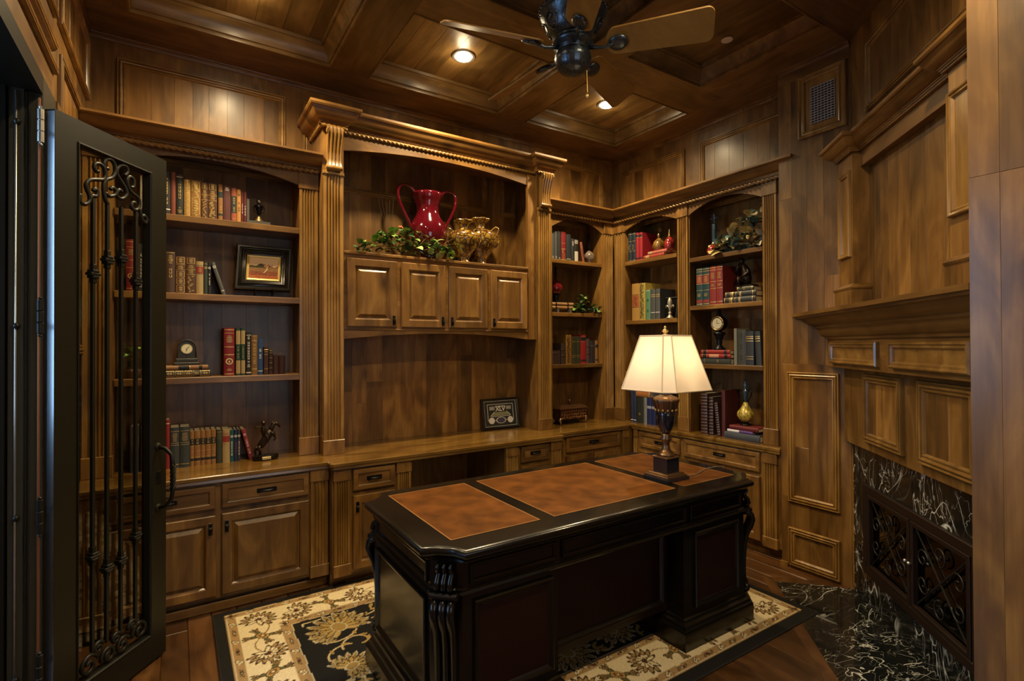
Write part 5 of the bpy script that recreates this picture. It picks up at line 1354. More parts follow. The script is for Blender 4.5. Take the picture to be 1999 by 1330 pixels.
fR_ = RT(3.645)
rv = lambda L: [(-a,) + tuple([-b_]) + tuple(r_) for a, b_, *r_ in L]
row(fR_, 2.330, .20, rv([
    (3.565, 3.522, .275, (.012, .022, .035), [('b', .95, .004), ('b', .7, .003), ('b', .35, .003), ('s', .4, .6), ('b', .03, .004)], 'navy book with gilt bands'), (3.518, 3.472, .273, (.012, .022, .035), [('b', .95, .004), ('b', .7, .003), ('b', .35, .003), ('s', .4, .6), ('b', .03, .004)], 'second navy book with gilt bands'),
    (3.468, 3.434, .262, (.30, .014, .022), [('k', .84, .93, BK_), ('b', .82, .003), ('k', .05, .1, BK_)], 'crimson book with black labels'), (3.430, 3.386, .258, (.30, .014, .022), [('k', .84, .93, BK_), ('b', .82, .003), ('k', .05, .1, BK_)], 'second crimson book with black labels')]),
    'top shelf of the bay nearest the corner', 'books in the two-bay bookcase')
row(fR_, 1.765, .21, rv([
    (3.520, 3.430, .350, (.40, .22, .055), [('k', .36, .68, (.33, .10, .030)), ('s', .40, .64, DRED), ('b', .69, .004, BRN), ('b', .35, .004, BRN)], 'large amber and orange book'), (3.428, 3.352, .346, (.40, .30, .060), [('s', .03, .97, OLIVE), ('s', .05, .97, BRN)], 'large mottled yellow book'),
    (3.348, 3.292, .278, (.10, .22, .12), [('e', .65, .012, GRN_), ('e', .3, .012, GRN_), ('b', .96, .003, W_[1])], 'pale green book'), (3.288, 3.236, .278, GREY, [('b', .80, .007), ('b', .74, .007), ('b', .22, .005, W_[1])], 'grey book with gold bars'), (3.232, 3.180, .276, GREY, [('b', .80, .007), ('b', .74, .007), ('b', .22, .005, W_[1])], 'second grey book with gold bars')]),
    'middle shelf of the corner-side bay', 'books in the two-bay bookcase')
ENC = [('b', .96, .005), ('b', .90, .004), ('l', .68, .84), ('b', .60, .004), ('l', .48, .55), ('b', .42, .004), ('b', .06, .006)]
row(fR_, 1.858, .23, rv([
    (2.790, 2.728, .310, (.012, .045, .050), [('k', .58, .80, (.24, .03, .02)), ('l', .62, .78), ('b', .96, .004), ('b', .90, .004), ('b', .81, .004), ('b', .57, .004), ('b', .40, .003), ('e', .28, .014), ('k', .07, .15, (.24, .03, .02)), ('b', .03, .006)], 'teal encyclopedia with red label'),
    (2.725, 2.663, .309, (.012, .045, .050), [('k', .58, .80, (.24, .03, .02)), ('l', .62, .78), ('b', .96, .004), ('b', .90, .004), ('b', .81, .004), ('b', .57, .004), ('b', .40, .003), ('e', .28, .014), ('k', .07, .15, (.24, .03, .02)), ('b', .03, .006)], 'second teal encyclopedia with red label'),
    (2.660, 2.602, .308, (.22, .022, .016), ENC, 'brick red encyclopedia'), (2.599, 2.541, .308, (.22, .022, .016), ENC, 'second brick red encyclopedia')]),
    'middle shelf beside the bronze figure', 'books in the two-bay bookcase')
row(fR_, 1.375, .20, rv([
    (2.446, 2.421, .284, (.17, .17, .13), [], 'pale grey book'), (2.415, 2.347, .272, (.055, .058, .045), [('o', .7, .95, (.018, .018, .014)), ('o', .38, .66, (.018, .018, .014)), ('o', .08, .34, (.018, .018, .014))], 'tooled grey-green book'),
    (2.345, 2.282, .260, CHAR, [('b', .83, .006), ('b', .77, .008), ('b', .70, .006), ('b', .25, .004), ('b', .18, .004)], 'dark grey book with three gold bars'), (2.262, 2.218, .258, CHAR, [('b', .83, .006), ('b', .77, .008), ('b', .70, .006)], 'leaning dark grey book with gold bars', -.05)]),
    'shelf beside the pedestal clock', 'books in the two-bay bookcase')
RIB = lambda n: [('r', .04 + .92 * i / (n - 1), .0045, (.085, .040, .032)) for i in range(n)] + [('b', .06 + .92 * i / (n - 1), .002, SILVER) for i in range(n - 1)]
row(fR_, CT, .20, rv([
    (2.752, 2.692, .335, (.040, .016, .014), RIB(13), 'tall ribbed oxblood leather book'), (2.676, 2.638, .310, (.036, .018, .014), RIB(12), 'ribbed dark leather book'), (2.600, 2.572, .268, (.040, .018, .014), RIB(14), 'thin ribbed dark leather book leaning', -.10),
    (2.560, 2.528, .37, (.070, .012, .010), [], 'tall plain dark red book')]), 'worktop of the vent-side bay', 'books in the two-bay bookcase')
row(fR_, CT, .20, rv([
    (3.546, 3.512, .300, (.014, .022, .055), [('s', .5, .98, (.05, .07, .14)), ('b', .06, .006, W_[1])], 'slim patterned navy book'), (3.510, 3.474, .300, (.014, .022, .055), [('s', .5, .98, (.05, .07, .14)), ('b', .06, .006, W_[1])], 'second slim patterned navy book'),
    (3.470, 3.386, .243, (.020, .024, .018), [('e', .35, .012)], 'broad black-green book'), (3.383, 3.345, .244, (.20, .21, .20), [('s', .05, .95, GREY)], 'silver-grey book'), (3.342, 3.290, .244, (.012, .020, .090), [('k', .60, .70, (.30, .30, .34))], 'royal blue book'), (3.287, 3.240, .244, (.012, .020, .085), [('k', .60, .70, (.30, .30, .34))], 'second royal blue book')]),
    'worktop behind the lamp', 'books in the two-bay bookcase')
# books lying flat
def flat(fr, ua, ub, z, th, depth, col, deco, label, group, out=0.0):
    """A book on its side, spine outwards, head to the right."""
    g = Frame3(fr.p(ua, z, out), (0, 0, 1), fr.u, fr.w * 1)
    return book(g, 0, th, ub - ua, 0, depth, col, deco, label, group)
flat(fB, -.075, .172, 1.351, .042, .16, (.025, .020, .012), ORN, 'black and gold tooled book lying under the amber book on left bookcase', 'books on the left bookcase')
flat(fB, -.065, .158, 1.394, .028, .15, LBR, [('k', .30, .55, BK_), ('b', .56, .003), ('k', .78, .86, BK_)], 'amber book lying flat under the small mantel clock', 'books on the left bookcase')
flat(fR_, -3.370, -3.125, 2.331, .030, .17, (.34, .05, .030), [('k', .1, .28, TANB), ('b', .8, .004)], 'red book lying flat at the bottom below the decanters', 'books in the two-bay bookcase')
flat(fR_, -3.318, -3.098, 2.362, .028, .15, (.45, .12, .09), [('k', .05, .25, TANB), ('b', .8, .004)], 'pink-red book lying on another red book by the decanters', 'books in the two-bay bookcase')
flat(fR_, -2.530, -2.262, 1.859, .044, .18, (.025, .030, .030), [('b', .02, .005), ('b', .18, .004), ('k', .22, .28, GILT), ('b', .36, .003), ('k', .48, .54, TANB), ('b', .9, .004)], 'dark grey gilt book at the bottom of the stack under the bronze figure', 'books in the two-bay bookcase')
flat(fR_, -2.522, -2.262, 1.904, .042, .18, (.025, .030, .030), [('b', .02, .005), ('b', .18, .004), ('k', .22, .28, GILT), ('b', .36, .003), ('k', .48, .54, TANB), ('b', .9, .004)], 'dark grey gilt book in the middle of the stack under the bronze figure', 'books in the two-bay bookcase', -.005)
flat(fR_, -2.430, -2.290, 1.947, .034, .16, (.050, .050, .030), [('b', .05, .003), ('e', .45, .008), ('b', .9, .003)], 'small olive book directly under the bronze figure', 'books in the two-bay bookcase', -.02)
flat(fR_, -2.748, -2.480, 1.376, .050, .18, (.045, .050, .042), [('b', .1, .003), ('l', .55, .6)], 'thick grey book at the bottom of the stack under the pedestal clock', 'books in the two-bay bookcase', -.01)
flat(fR_, -2.752, -2.474, 1.427, .030, .17, (.30, .022, .018), [('k', .08, .2, BK_), ('b', .07, .003), ('b', .21, .003), ('b', .3, .09, (.55, .25, .15)), ('k', .80, .9, BK_)], 'red book in the middle of the stack under the pedestal clock', 'books in the two-bay bookcase')
flat(fR_, -2.748, -2.480, 1.458, .032, .17, (.30, .022, .018), [('k', .08, .2, BK_), ('b', .07, .003), ('b', .21, .003), ('k', .80, .9, BK_)], 'red book directly under the pedestal clock', 'books in the two-bay bookcase')
flat(fR_, -2.520, -2.225, .801, .050, .20, (.050, .060, .075), [('l', .25, .6, (.10, .11, .12))], 'blue-grey hardback at the bottom of the stack under the gold decanter', 'books in the two-bay bookcase', .02)
flat(fR_, -2.505, -2.290, .852, .020, .19, (.10, .05, .20), [('b', .02, .1, WHITEINK)], 'thin purple and white book in the stack under the gold decanter', 'books in the two-bay bookcase', .01)
flat(fR_, -2.490, -2.250, .873, .030, .18, (.12, .014, .012), [], 'dark red book directly under the gold decanter', 'books in the two-bay bookcase')
# ================================================================== ornaments
def gloss(name, col, rough=.15, coat=.6, **k): return plain(name, col, rough, coat=coat, **k)
REDG = gloss('red_glaze', (.085, .003, .008), .10, .9); REDGL = gloss('red_glass', (.16, .006, .010), .08, .8)
BRONZED = plain('dark_bronze', (.030, .019, .011), .36, metal=.6, bump=.4, bscale=90)
def crackle(name, c1, c2, c3, scale):
    """Glaze with a dark crackled net over mottled patches."""
    mt, nt, b, N, L = nodes(name)
    tc = N.new('ShaderNodeTexCoord'); nz = N.new('ShaderNodeTexNoise'); nz.inputs['Scale'].default_value = scale * .8; nz.inputs['Detail'].default_value = 4; L.new(tc.outputs['Object'], nz.inputs['Vector'])
    rp_ = N.new('ShaderNodeValToRGB'); rp_.color_ramp.elements[0].position = .35; rp_.color_ramp.elements[0].color = (*c2, 1); rp_.color_ramp.elements[1].position = .6; rp_.color_ramp.elements[1].color = (*c1, 1); L.new(nz.outputs['Fac'], rp_.inputs['Fac'])
    mixv = N.new('ShaderNodeVectorMath'); mixv.operation = 'MULTIPLY_ADD'; mixv.inputs[1].default_value = (.05, .05, .05); L.new(nz.outputs['Color'], mixv.inputs[0]); L.new(tc.outputs['Object'], mixv.inputs[2])
    vo = N.new('ShaderNodeTexVoronoi'); vo.feature = 'DISTANCE_TO_EDGE'; vo.inputs['Scale'].default_value = scale; L.new(mixv.outputs[0], vo.inputs['Vector'])
    ed = N.new('ShaderNodeMapRange'); ed.inputs['From Min'].default_value = .02; ed.inputs['From Max'].default_value = .16; L.new(vo.outputs['Distance'], ed.inputs['Value'])
    mx = N.new('ShaderNodeMix'); mx.data_type = 'RGBA'; L.new(ed.outputs[0], mx.inputs['Factor']); mx.inputs['A'].default_value = (*c3, 1); L.new(rp_.outputs['Color'], mx.inputs['B']); L.new(mx.outputs['Result'], b.inputs['Base Color'])
    b.inputs['Roughness'].default_value = .18; b.inputs['Coat Weight'].default_value = .7
    bp = N.new('ShaderNodeBump'); bp.inputs['Strength'].default_value = .5; bp.inputs['Distance'].default_value = .004; L.new(vo.outputs['Distance'], bp.inputs['Height']); L.new(bp.outputs['Normal'], b.inputs['Normal'])
    return mt
MAJ = crackle('mottled_ochre_glaze', (.36, .22, .035), (.16, .08, .012), (.045, .014, .006), 24)
GLOBE = gloss('amber_crackle', (.16, .085, .018), .14, .7, var=.7, bscale=30)
REDCR = gloss('red_crackle', (.22, .020, .016), .14, .7, var=.7, bscale=35)
GOLDCR = gloss('gold_foil_glass', (.45, .33, .05), .2, .6, var=.7, bscale=40)
BLUEG = gloss('blue_grey_glass', (.030, .060, .085), .12, .7)
def handle(m, pts, r, n=8): tube(m, pts, r, n)
def turned(name, c, prof, mat, parent, n=28, **k):
    m = MB(); lathe(m, c, prof, n, **k); return build(m, name, mat, parent, True)

# big red two-handled urn
z0 = 2.201; c = (1.665, 3.80, z0)
urn = empty('urn', c, 'big glossy red two-handled urn behind the trailing plant', 'urn')
turned('urn_body', c, [(.070, 0), (.080, .006), (.074, .020), (.082, .05), (.118, .115), (.148, .190), (.152, .245), (.132, .305), (.100, .355), (.086, .400), (.088, .440), (.108, .490), (.122, .525), (.120, .540), (.108, .538), (.084, .46), (.06, .44)], REDG, urn, 40)
for sg in (-1, 1):
    m = MB(); P4 = bez((c[0] + sg * .100, c[1], z0 + .525), (c[0] + sg * .17, c[1], z0 + .64), (c[0] + sg * .30, c[1], z0 + .58), (c[0] + sg * .225, c[1], z0 + .43), 14) + bez((c[0] + sg * .225, c[1], z0 + .43), (c[0] + sg * .195, c[1], z0 + .36), (c[0] + sg * .165, c[1], z0 + .33), (c[0] + sg * .140, c[1], z0 + .255), 10)[1:]
    tube(m, P4, .0115, 10); build(m, 'handle', REDG, urn, True)
# pair of ochre vases
def vase(cx, cy, h, label):
    t = empty('vase', (cx, cy, z0), label, 'vase', 'ochre vases on the centre hutch'); k = h / .345
    m = MB(); lathe(m, (cx, cy, z0), [(r * k, z * k) for r, z in ((.052, 0), (.056, .008), (.046, .022), (.040, .034), (.060, .070), (.098, .125), (.122, .180), (.126, .215), (.112, .245), (.070, .262), (.036, .272), (.032, .295), (.044, .318), (.070, .338), (.074, .345), (.064, .343), (.030, .30))], 40, lambda th, i: 1 + (.09 * math.cos(7 * th) if i in (13, 14, 15) else 0)); build(m, 'vase_body', MAJ, t, True)
    for sg in (-1, 1):
        ax = Vector((.84, -.54, 0)) * sg
        def q(r, z): return Vector((cx, cy, z0)) + ax * (r * k) + Vector((0, 0, z * k))
        m = MB(); tube(m, bez(q(.062, .258), q(.09, .25), q(.105, .30), q(.128, .282), 8) + bez(q(.128, .282), q(.150, .262), q(.118, .235), q(.128, .205), 8)[1:] + bez(q(.128, .205), q(.150, .19), q(.125, .16), q(.110, .135), 6)[1:], .0068 * k, 8); build(m, 'handle', MAJ, t, True)
vase(1.955, 3.745, .352, 'shorter ochre handled vase with ruffled rim in front of its twin')
vase(2.135, 3.790, .395, 'taller ochre handled vase with ruffled rim beside the hutch pilaster')

# plants: leaves shared between copies, each its own part
def leaf_mesh(name, L_, W, curl, mat):
    n = 5; vs = []; fs = []
    for i in range(n + 1):
        t = i / n; hw = W * math.sin(math.pi * min(1, t * .92 + .06)) ** .8; z = curl * math.sin(t * 2.6) - .3 * curl * t
        vs += [(L_ * t, -hw, z + .18 * hw), (L_ * t, 0, z), (L_ * t, hw, z + .18 * hw)]
    for i in range(n):
        a = i * 3; fs += [(a, a + 3, a + 4, a + 1), (a + 1, a + 4, a + 5, a + 2)]
    me = bpy.data.meshes.new(name); me.from_pydata(vs, [], fs); me.materials.append(mat)
    me.polygons.foreach_set('use_smooth', [True] * len(me.polygons)); me.update(); return me
LG = [plain('leaf_bright', (.17, .31, .05), .45, var=.4, bscale=40), plain('leaf_dark', (.045, .11, .028), .45, var=.4, bscale=40), plain('leaf_pale', (.36, .46, .14), .45, var=.5, bscale=50), plain('leaf_deep', (.010, .026, .010), .5)]
LM = [leaf_mesh('leaf_blade', .052, .017, .010, LG[0]), leaf_mesh('leaf_blade', .050, .016, .008, LG[1]), leaf_mesh('leaf_blade', .060, .019, .012, LG[2]), leaf_mesh('leaf_blade', .046, .015, .008, LG[3])]
def put_leaf(parent, me, loc, yaw, pitch, roll, s=1.0, name='leaf'):
    o = bpy.data.objects.new(name, me); link(o, parent, loc); o.rotation_euler = (roll, -pitch, yaw); o.scale = (s, s, s); return o
rp = random.Random(11)
pl = empty('trailing_plant', (1.42, 3.70, z0), 'green trailing foliage plant spilling over the ledge in front of the red urn', 'plant')
m = MB()
for k in range(9):
    a = rp.uniform(1.12, 1.78); tube(m, bez((1.42, 3.72, z0 + .03), (1.42 + (a - 1.42) * .4, 3.70, z0 + .10 + .05 * rp.random()), (a, 3.66, z0 + .10 * rp.random() + .02), (a + .05 * (1 if a > 1.42 else -1), 3.635, z0 + .01), 8), .0022, 5)
build(m, 'vine_stems', LG[3], pl)
for k in range(150):
    u = rp.uniform(-1, 1); x_ = 1.43 + .38 * u + .02 * rp.random(); hz = (1 - u * u) * .17 + .035
    z_ = z0 + .012 + rp.random() * hz; y_ = 3.70 - .07 * rp.random() + (.03 if z_ > z0 + .1 else 0)
    kind = rp.choices([0, 1, 2, 3], [4, 3, 2, 3])[0]
    put_leaf(pl, LM[kind], (x_, y_, z_), rp.uniform(-2.8, -.3) if rp.random() > .25 else rp.uniform(0, 6.28), rp.uniform(-.5, .7), rp.uniform(-.5, .5), rp.uniform(.9, 1.55))
for (x_, z_, s) in ((1.635, .095, 1.5), (1.60, .02, 1.2), (1.70, .018, 1.2), (1.66, -.012, 1.1), (1.78, .0, 1.0), (1.10, .02, 1.0), (1.14, .04, .9)):
    put_leaf(pl, LM[2 if s > 1 else 0], (x_, 3.618, z0 + z_ + .01), rp.uniform(-2.6, -.5), rp.uniform(.2, 1.0), rp.uniform(-.4, .4), s)
m = MB()
for k in range(16):
    a = rp.uniform(-1, 1); tube(m, [(1.46 + .05 * a, 3.71, z0 + .04), (1.50 + .22 * a, 3.68, z0 + .10 + .12 * rp.random()), (1.56 + .32 * a, 3.66, z0 + .02 + .20 * rp.random())], [.0016, .0012, .0006], 4)
tag(build(m, 'grass_blades', plain('dry_grass', (.20, .11, .03), .7), pl), kind='stuff')
m = MB()
for k in range(5):
    x_ = 1.24 + .03 * k; tube(m, bez((1.36, 3.74, z0 + .05), (1.34, 3.75, z0 + .2), (x_, 3.76, z0 + .35), (x_ + .02, 3.78, z0 + .42 + .13 * rp.random()), 8), [.002, .0018, .0016, .0015, .0013, .0012, .001, .0008, .0006], 4)
build(m, 'twigs', plain('dark_twig', (.028, .018, .010), .7), pl)
m = MB()
for k in range(7): ball(m, (1.385 + .012 * math.cos(k), 3.66 + .008 * math.sin(k * 2), z0 + .215 + .006 * math.sin(k * 3)), .008, 6, 5)
build(m, 'berries', plain('orange_berry', (.55, .12, .03), .35), pl, True)

# framed plaque
pq = empty('framed_plaque', (2.40, 3.89, CT), 'black framed commemorative plaque reading XLV leaning on the worktop', 'plaque')
tl = math.radians(9); fq = Frame3((2.40, 3.885, CT + .002), (1, 0, 0), (0, math.sin(tl), math.cos(tl)), (0, -math.cos(tl), math.sin(tl)))
PB = plain('plaque_black', (.012, .012, .010), .3, coat=.3); PF = plain('plaque_board', (.034, .033, .022), .5); PWH = plain('plaque_silver', (.85, .82, .68), .45); PGR = plain('plaque_field', (.30, .30, .16), .5)
m = MB(); box(m, fq, -.186, .186, 0, .266, -.020, 0); rings(m, fq, -.186, .186, 0, .266, [(0, 0), (0, .012), (.006, .016), (.018, .012), (.022, .004)], fill=False); build(m, 'frame', PB, pq)
m = MB(); box(m, fq, -.165, .165, .021, .245, 0, .002); bd = build(m, 'board', PF, pq)
def qring(u0, u1, v0, v1, w_, name, mat, w0=.0022):
    m = MB(); rings(m, fq, u0, u1, v0, v1, [(0, w0), (0, w0 + .001), (w_, w0 + .001), (w_, w0)], fill=False); build(m, name, mat, pq)
qring(-.165, .165, .021, .245, .004, 'silver_edge', PWH)
m = MB()
for (a, b_, c_, d) in ((-.133, .133, .212, .216), (-.133, -.129, .075, .216), (.129, .133, .075, .216), (-.133, -.125, .071, .075), (.125, .133, .071, .075), (-.068, -.050, .071, .075), (.050, .068, .071, .075)): box(m, fq, a, b_, c_, d, .002, .003)
build(m, 'silver_line', PWH, pq)
m = MB(); box(m, fq, -.050, .050, .192, .199, .002, .0032); build(m, 'silver_bar', PWH, pq)
text_mesh('numeral', 'XLV', fq, 0, .171, .0028, .052, PWH, pq, bold=.0016, sx=1.05)
for sg in (-1, 1):
    m = MB(); rings(m, fq, sg * .085 - .025, sg * .085 + .025, .166, .194, [(0, .002), (0, .003), (.003, .003), (.003, .002)], fill=False)
    for k in range(3): box(m, fq, sg * .085 - .015 + k * .012, sg * .085 - .009 + k * .012, .172, .188, .002, .003)
    build(m, 'side_block', PWH, pq)
m = MB(); prism(m, fq, [(-.105, .114), (.105, .114), (.062, .146), (-.062, .146)], .002, .0035); st_ = build(m, 'stadium_relief', PGR, pq)
m = MB(); box(m, fq, -.098, .098, .106, .110, .002, .0032); prism(m, fq, [(-.108, .112), (-.100, .112), (-.058, .148), (-.066, .148)], .003, .0042); prism(m, fq, [(.108, .112), (.100, .112), (.058, .148), (.066, .148)], .003, .0042); build(m, 'stadium_rim', PWH, st_)
def disc(fr, u, v, ru, rv_, w0, w1, name, mat, parent, n=24):
    m = MB(); prism(m, fr, [(u + ru * math.cos(2 * math.pi * i / n), v + rv_ * math.sin(2 * math.pi * i / n)) for i in range(n)], w0, w1); return build(m, name, mat, parent)
for sg in (-1, 1): disc(fq, sg * .096, .073, .029, .028, .002, .005, 'medal', plain('silver_medal', (.92, .88, .76), .45), pq)
disc(fq, 0, .073, .050, .028, .002, .004, 'oval_badge', PWH, pq); disc(fq, 0, .073, .042, .024, .004, .005, 'badge_field', plain('badge_violet', (.085, .075, .12), .4), pq)

# painting on an easel, left bookcase second shelf
pt = empty('framed_painting', (.478, 3.80, 1.862), 'small landscape painting in a wide black stepped frame on an easel', 'painting')
tl = math.radians(10); fq = Frame3((.470, 3.775, 1.908), (1, 0, 0), (.07, math.sin(tl), math.cos(tl)), (0, -math.cos(tl), math.sin(tl)))
m = MB(); rings(m, fq, -.168, .168, 0, .305, [(0, -.02), (0, .012), (.006, .020), (.018, .020), (.022, .012), (.030, .014), (.040, .024), (.046, .022), (.050, .010), (.058, .008), (.064, .004)], fill=False, back=True); build(m, 'frame', LACQ, pt, 35)
m = MB(); rings(m, fq, -.104, .104, .064, .241, [(0, .002), (0, .006), (.006, .009), (.014, .006), (.018, .002)], fill=False); build(m, 'gilt_slip', GILT, pt)
nx, ny = 70, 56; m = MB()
us_ = np.linspace(-.088, .088, nx); vs2 = np.linspace(.080, .225, ny)
m.add([fq.p(u, v, .003) for v in vs2 for u in us_], [(j * nx + i, j * nx + i + 1, (j + 1) * nx + i + 1, (j + 1) * nx + i) for j in range(ny - 1) for i in range(nx - 1)])
o = build(m, 'canvas', PAINTED, pt); rs = np.random.RandomState(8)
U, V = np.meshgrid(np.linspace(0, 1, nx), np.linspace(0, 1, ny)); cc = np.zeros((ny, nx, 3))
nzz = rs.rand(ny, nx)
cc[:] = np.array((.20, .10, .035)); cc[V < .35] = (.19, .055, .022); cc[V < .16] = (.34, .09, .025)
cc += (nzz[..., None] - .5) * .16 * np.array((1, .7, .4))
hz = .60 + .10 * np.exp(-((U - .45) / .22) ** 2) + .03 * np.sin(U * 20); sky = V > hz; cc[sky] = np.array((.75, .52, .30)) * (.85 + .2 * V[sky][:, None])
hill = (V > .52) & (~sky) & (U < .55); cc[hill] = (.055, .045, .020); tr_ = (~sky) & (V > .58) & (np.abs(np.sin(U * 34)) > .8); cc[tr_] = (.030, .030, .012)
cc[(U > .50) & (U < .80) & (V > .58) & (V < .70) & (np.sin(U * 50) > 0)] = (.42, .17, .08)
path_ = np.abs(U - (.52 + .10 * np.sin((V - .3) * 7))) < .022 * (1.3 - V); cc[path_ & (V > .28) & (V < .66)] = (.62, .44, .24)
ca = o.data.color_attributes.new('dye', 'FLOAT_COLOR', 'POINT'); rgba = np.ones((nx * ny, 4)); rgba[:, :3] = np.clip(cc.reshape(-1, 3), .005, 1); ca.data.foreach_set('color', rgba.ravel())
m = MB()
for sg in (-1, 1): tube(m, [(.478 + sg * .055, 3.735, 1.910), (.478 + sg * .055, 3.74, 1.893), (.478 + sg * .055, 3.79, 1.893), (.478 + sg * .050, 3.80, 1.865), (.478 + sg * .03, 3.86, 1.864)], .006, 6)
box(m, WORLD, .425, .530, 1.863, 1.873, 3.775, 3.80); tube(m, [(.478, 3.80, 1.87), (.478, 3.90, 1.865)], .006, 6); build(m, 'easel', BLACK, pt)

# arched mantel clock
ck = empty('mantel_clock', (.045, 3.79, 1.4235), 'small dark arched mantel clock standing on flat books', 'clock')
f = BK(3.770); STONE = plain('dark_pewter', (.040, .036, .028), .45, metal=.3, bump=.3, bscale=80); zc = 1.4235
m = MB(); slab(m, f, -.022, .113, zc, zc + .016, -.045, .008, .003); slab(m, f, -.012, .102, zc + .016, zc + .040, -.042, .004, .003); build(m, 'base', STONE, ck)
arc = [(.045 + .044 * math.cos(math.pi * i / 16), zc + .104 + .048 * math.sin(math.pi * i / 16)) for i in range(17)]
m = MB(); prism(m, f, [(.092, zc + .040), *arc, (-.002, zc + .040)], -.040, 0); build(m, 'case', STONE, ck)
m = MB(); arc2 = [(.045 + .047 * math.cos(math.pi * i / 16), zc + .104 + .051 * math.sin(math.pi * i / 16)) for i in range(17)]; tube(m, [f.p(u, v, 0) for u, v in [(.095, zc + .045)] + arc2 + [(-.005, zc + .045)]], .004, 6); build(m, 'case_moulding', STONE, ck, True)
disc(f, .045, zc + .100, .031, .031, 0, .003, 'bezel', BRASS, ck); disc(f, .045, zc + .100, .027, .027, .003, .004, 'dial', IVORY, ck)
m = MB(); box(m, Frame3(f.p(.045, zc + .100, .0042), (.62, 0, .78), (-.78, 0, .62), f.w), -.003, .020, -.0012, .0012, 0, .0008); box(m, Frame3(f.p(.045, zc + .100, .0042), (-.2, 0, -.98), (.98, 0, -.2), f.w), -.003, .015, -.0015, .0015, 0, .0008); build(m, 'hands', BLACK, ck)

# bookend with small trophy figure
be = empty('bookend', (.45, 3.80, 2.335), 'L-shaped grey bookend holding a small gilt-footed trophy figure', 'bookend')
m = MB(); box(m, WORLD, .376, .390, 2.336, 2.500, 3.755, 3.86); box(m, WORLD, .390, .515, 2.336, 2.362, 3.755, 3.86); build(m, 'bracket', plain('grey_stone', (.075, .070, .066), .5), be)
turned('foot', (.452, 3.800, 2.362), [(.030, 0), (.031, .008), (.022, .016), (.013, .032), (.005, .046)], BRASS, be, 18)
turned('figure', (.452, 3.800, 2.405), [(.004, 0), (.010, .008), (.012, .030), (.022, .052), (.024, .066), (.012, .076), (.006, .080)], BLACK, be, 16)
m = MB(); ball(m, (.452, 3.800, 2.502), .017, 12, 8); build(m, 'globe', SILVER, be, True)
for sg in (-1, 1):
    m = MB(); tube(m, [(.452 + sg * .008, 3.80, 2.425), (.452 + sg * .030, 3.80, 2.44), (.452 + sg * .032, 3.80, 2.465), (.452 + sg * .018, 3.80, 2.478)], .0028, 6); build(m, 'wing', BLACK, be)

# rearing bronze horse with rider
hs_ = empty('horse_statue', (.478, 3.70, CT), 'dark bronze statue of a rider on a rearing horse with gold name plate', 'statue')
sx0, sy0 = .478, 3.70
m = MB(); lathe(m, (sx0, sy0, CT), [(.068, 0), (.074, .006), (.074, .026), (.068, .034), (.060, .036), (.004, .037)], 36, None, 1.05, .62); build(m, 'base', LACQ, hs_, 40)
m = MB(); slab(m, Fr((0, sy0 - .0465, 0), (1, 0, 0), (0, -1, 0)), .452, .505, CT + .008, CT + .026, -.003, .003, .002); build(m, 'name_plate', BRASS, hs_)
def Q(u, v, d=0): return (sx0 + u, sy0 + d, CT + v)
m = MB()
tube(m, [Q(-.035, .085), Q(-.020, .105), Q(.000, .135), Q(.018, .165), Q(.030, .190)], [.018, .024, .025, .026, .020], 10)          # trunk, rising to the right
tube(m, [Q(.026, .180), Q(.038, .208), Q(.052, .228), Q(.062, .232)], [.019, .014, .011, .009], 8)                                 # neck
tube(m, [Q(.056, .236), Q(.072, .224), Q(.086, .204)], [.011, .009, .005], 8)                                                       # head
for d in (-.012, .012):
    tube(m, [Q(-.030, .092, d), Q(-.048, .074, d), Q(-.030, .056, d), Q(-.034, .038, d)], [.014, .010, .006, .006], 7)               # hind legs
    tube(m, [Q(.026, .176, d), Q(.050, .166, d), Q(.058, .144 + d, d), Q(.046, .132 + d, d)], [.011, .008, .005, .005], 7)           # raised forelegs
tube(m, [Q(-.040, .090), Q(-.060, .080), Q(-.062, .052), Q(-.056, .038)], [.006, .009, .007, .003], 6)                               # tail
tube(m, [Q(.032, .205), Q(.040, .232), Q(.052, .244)], [.004, .009, .004], 6)                                                       # mane
build(m, 'horse', BRONZED, hs_, True)
m = MB()
tube(m, [Q(-.006, .160), Q(-.016, .190), Q(-.012, .218)], [.013, .015, .009], 8); ball(m, Q(-.012, .234), .012, 8, 6); lathe(m, Q(-.012, .240), [(.020, 0), (.021, .002), (.009, .004), (.008, .012), (.002, .014)], 12)
tube(m, [Q(-.014, .212, -.012), Q(-.040, .214, -.02), Q(-.070, .222, -.02)], [.006, .005, .004], 6); tube(m, [Q(-.010, .208, .01), Q(.012, .196, .012), Q(.030, .206, .008)], [.006, .005, .004], 6)
for d in (-.024, .024): tube(m, [Q(-.004, .162, d * .5), Q(.010, .148, d), Q(.004, .120, d), Q(.014, .114, d)], [.010, .008, .006, .005], 6)
build(m, 'rider', BRONZED, hs_, True)

# hidden-by-glass pot plant on the third shelf
pp = empty('potted_plant', (-.225, 3.80, 1.350), 'small green pot plant seen through the iron door glass', 'plant')
turned('pot', (-.225, 3.80, 1.350), [(.030, 0), (.040, .04), (.044, .055), (.038, .055), (.03, .045)], plain('clay_pot', (.10, .05, .03), .7), pp, 18)
for k in range(42):
    th = rp.uniform(0, 6.28); rr = rp.random(); put_leaf(pp, LM[rp.choice((0, 1, 1, 3))], (-.225 + .06 * rr * math.cos(th), 3.80 + .05 * rr * math.sin(th), 1.405 + .13 * rp.random()), th, rp.uniform(-.4, .9), rp.uniform(-.4, .4), rp.uniform(.6, .95))

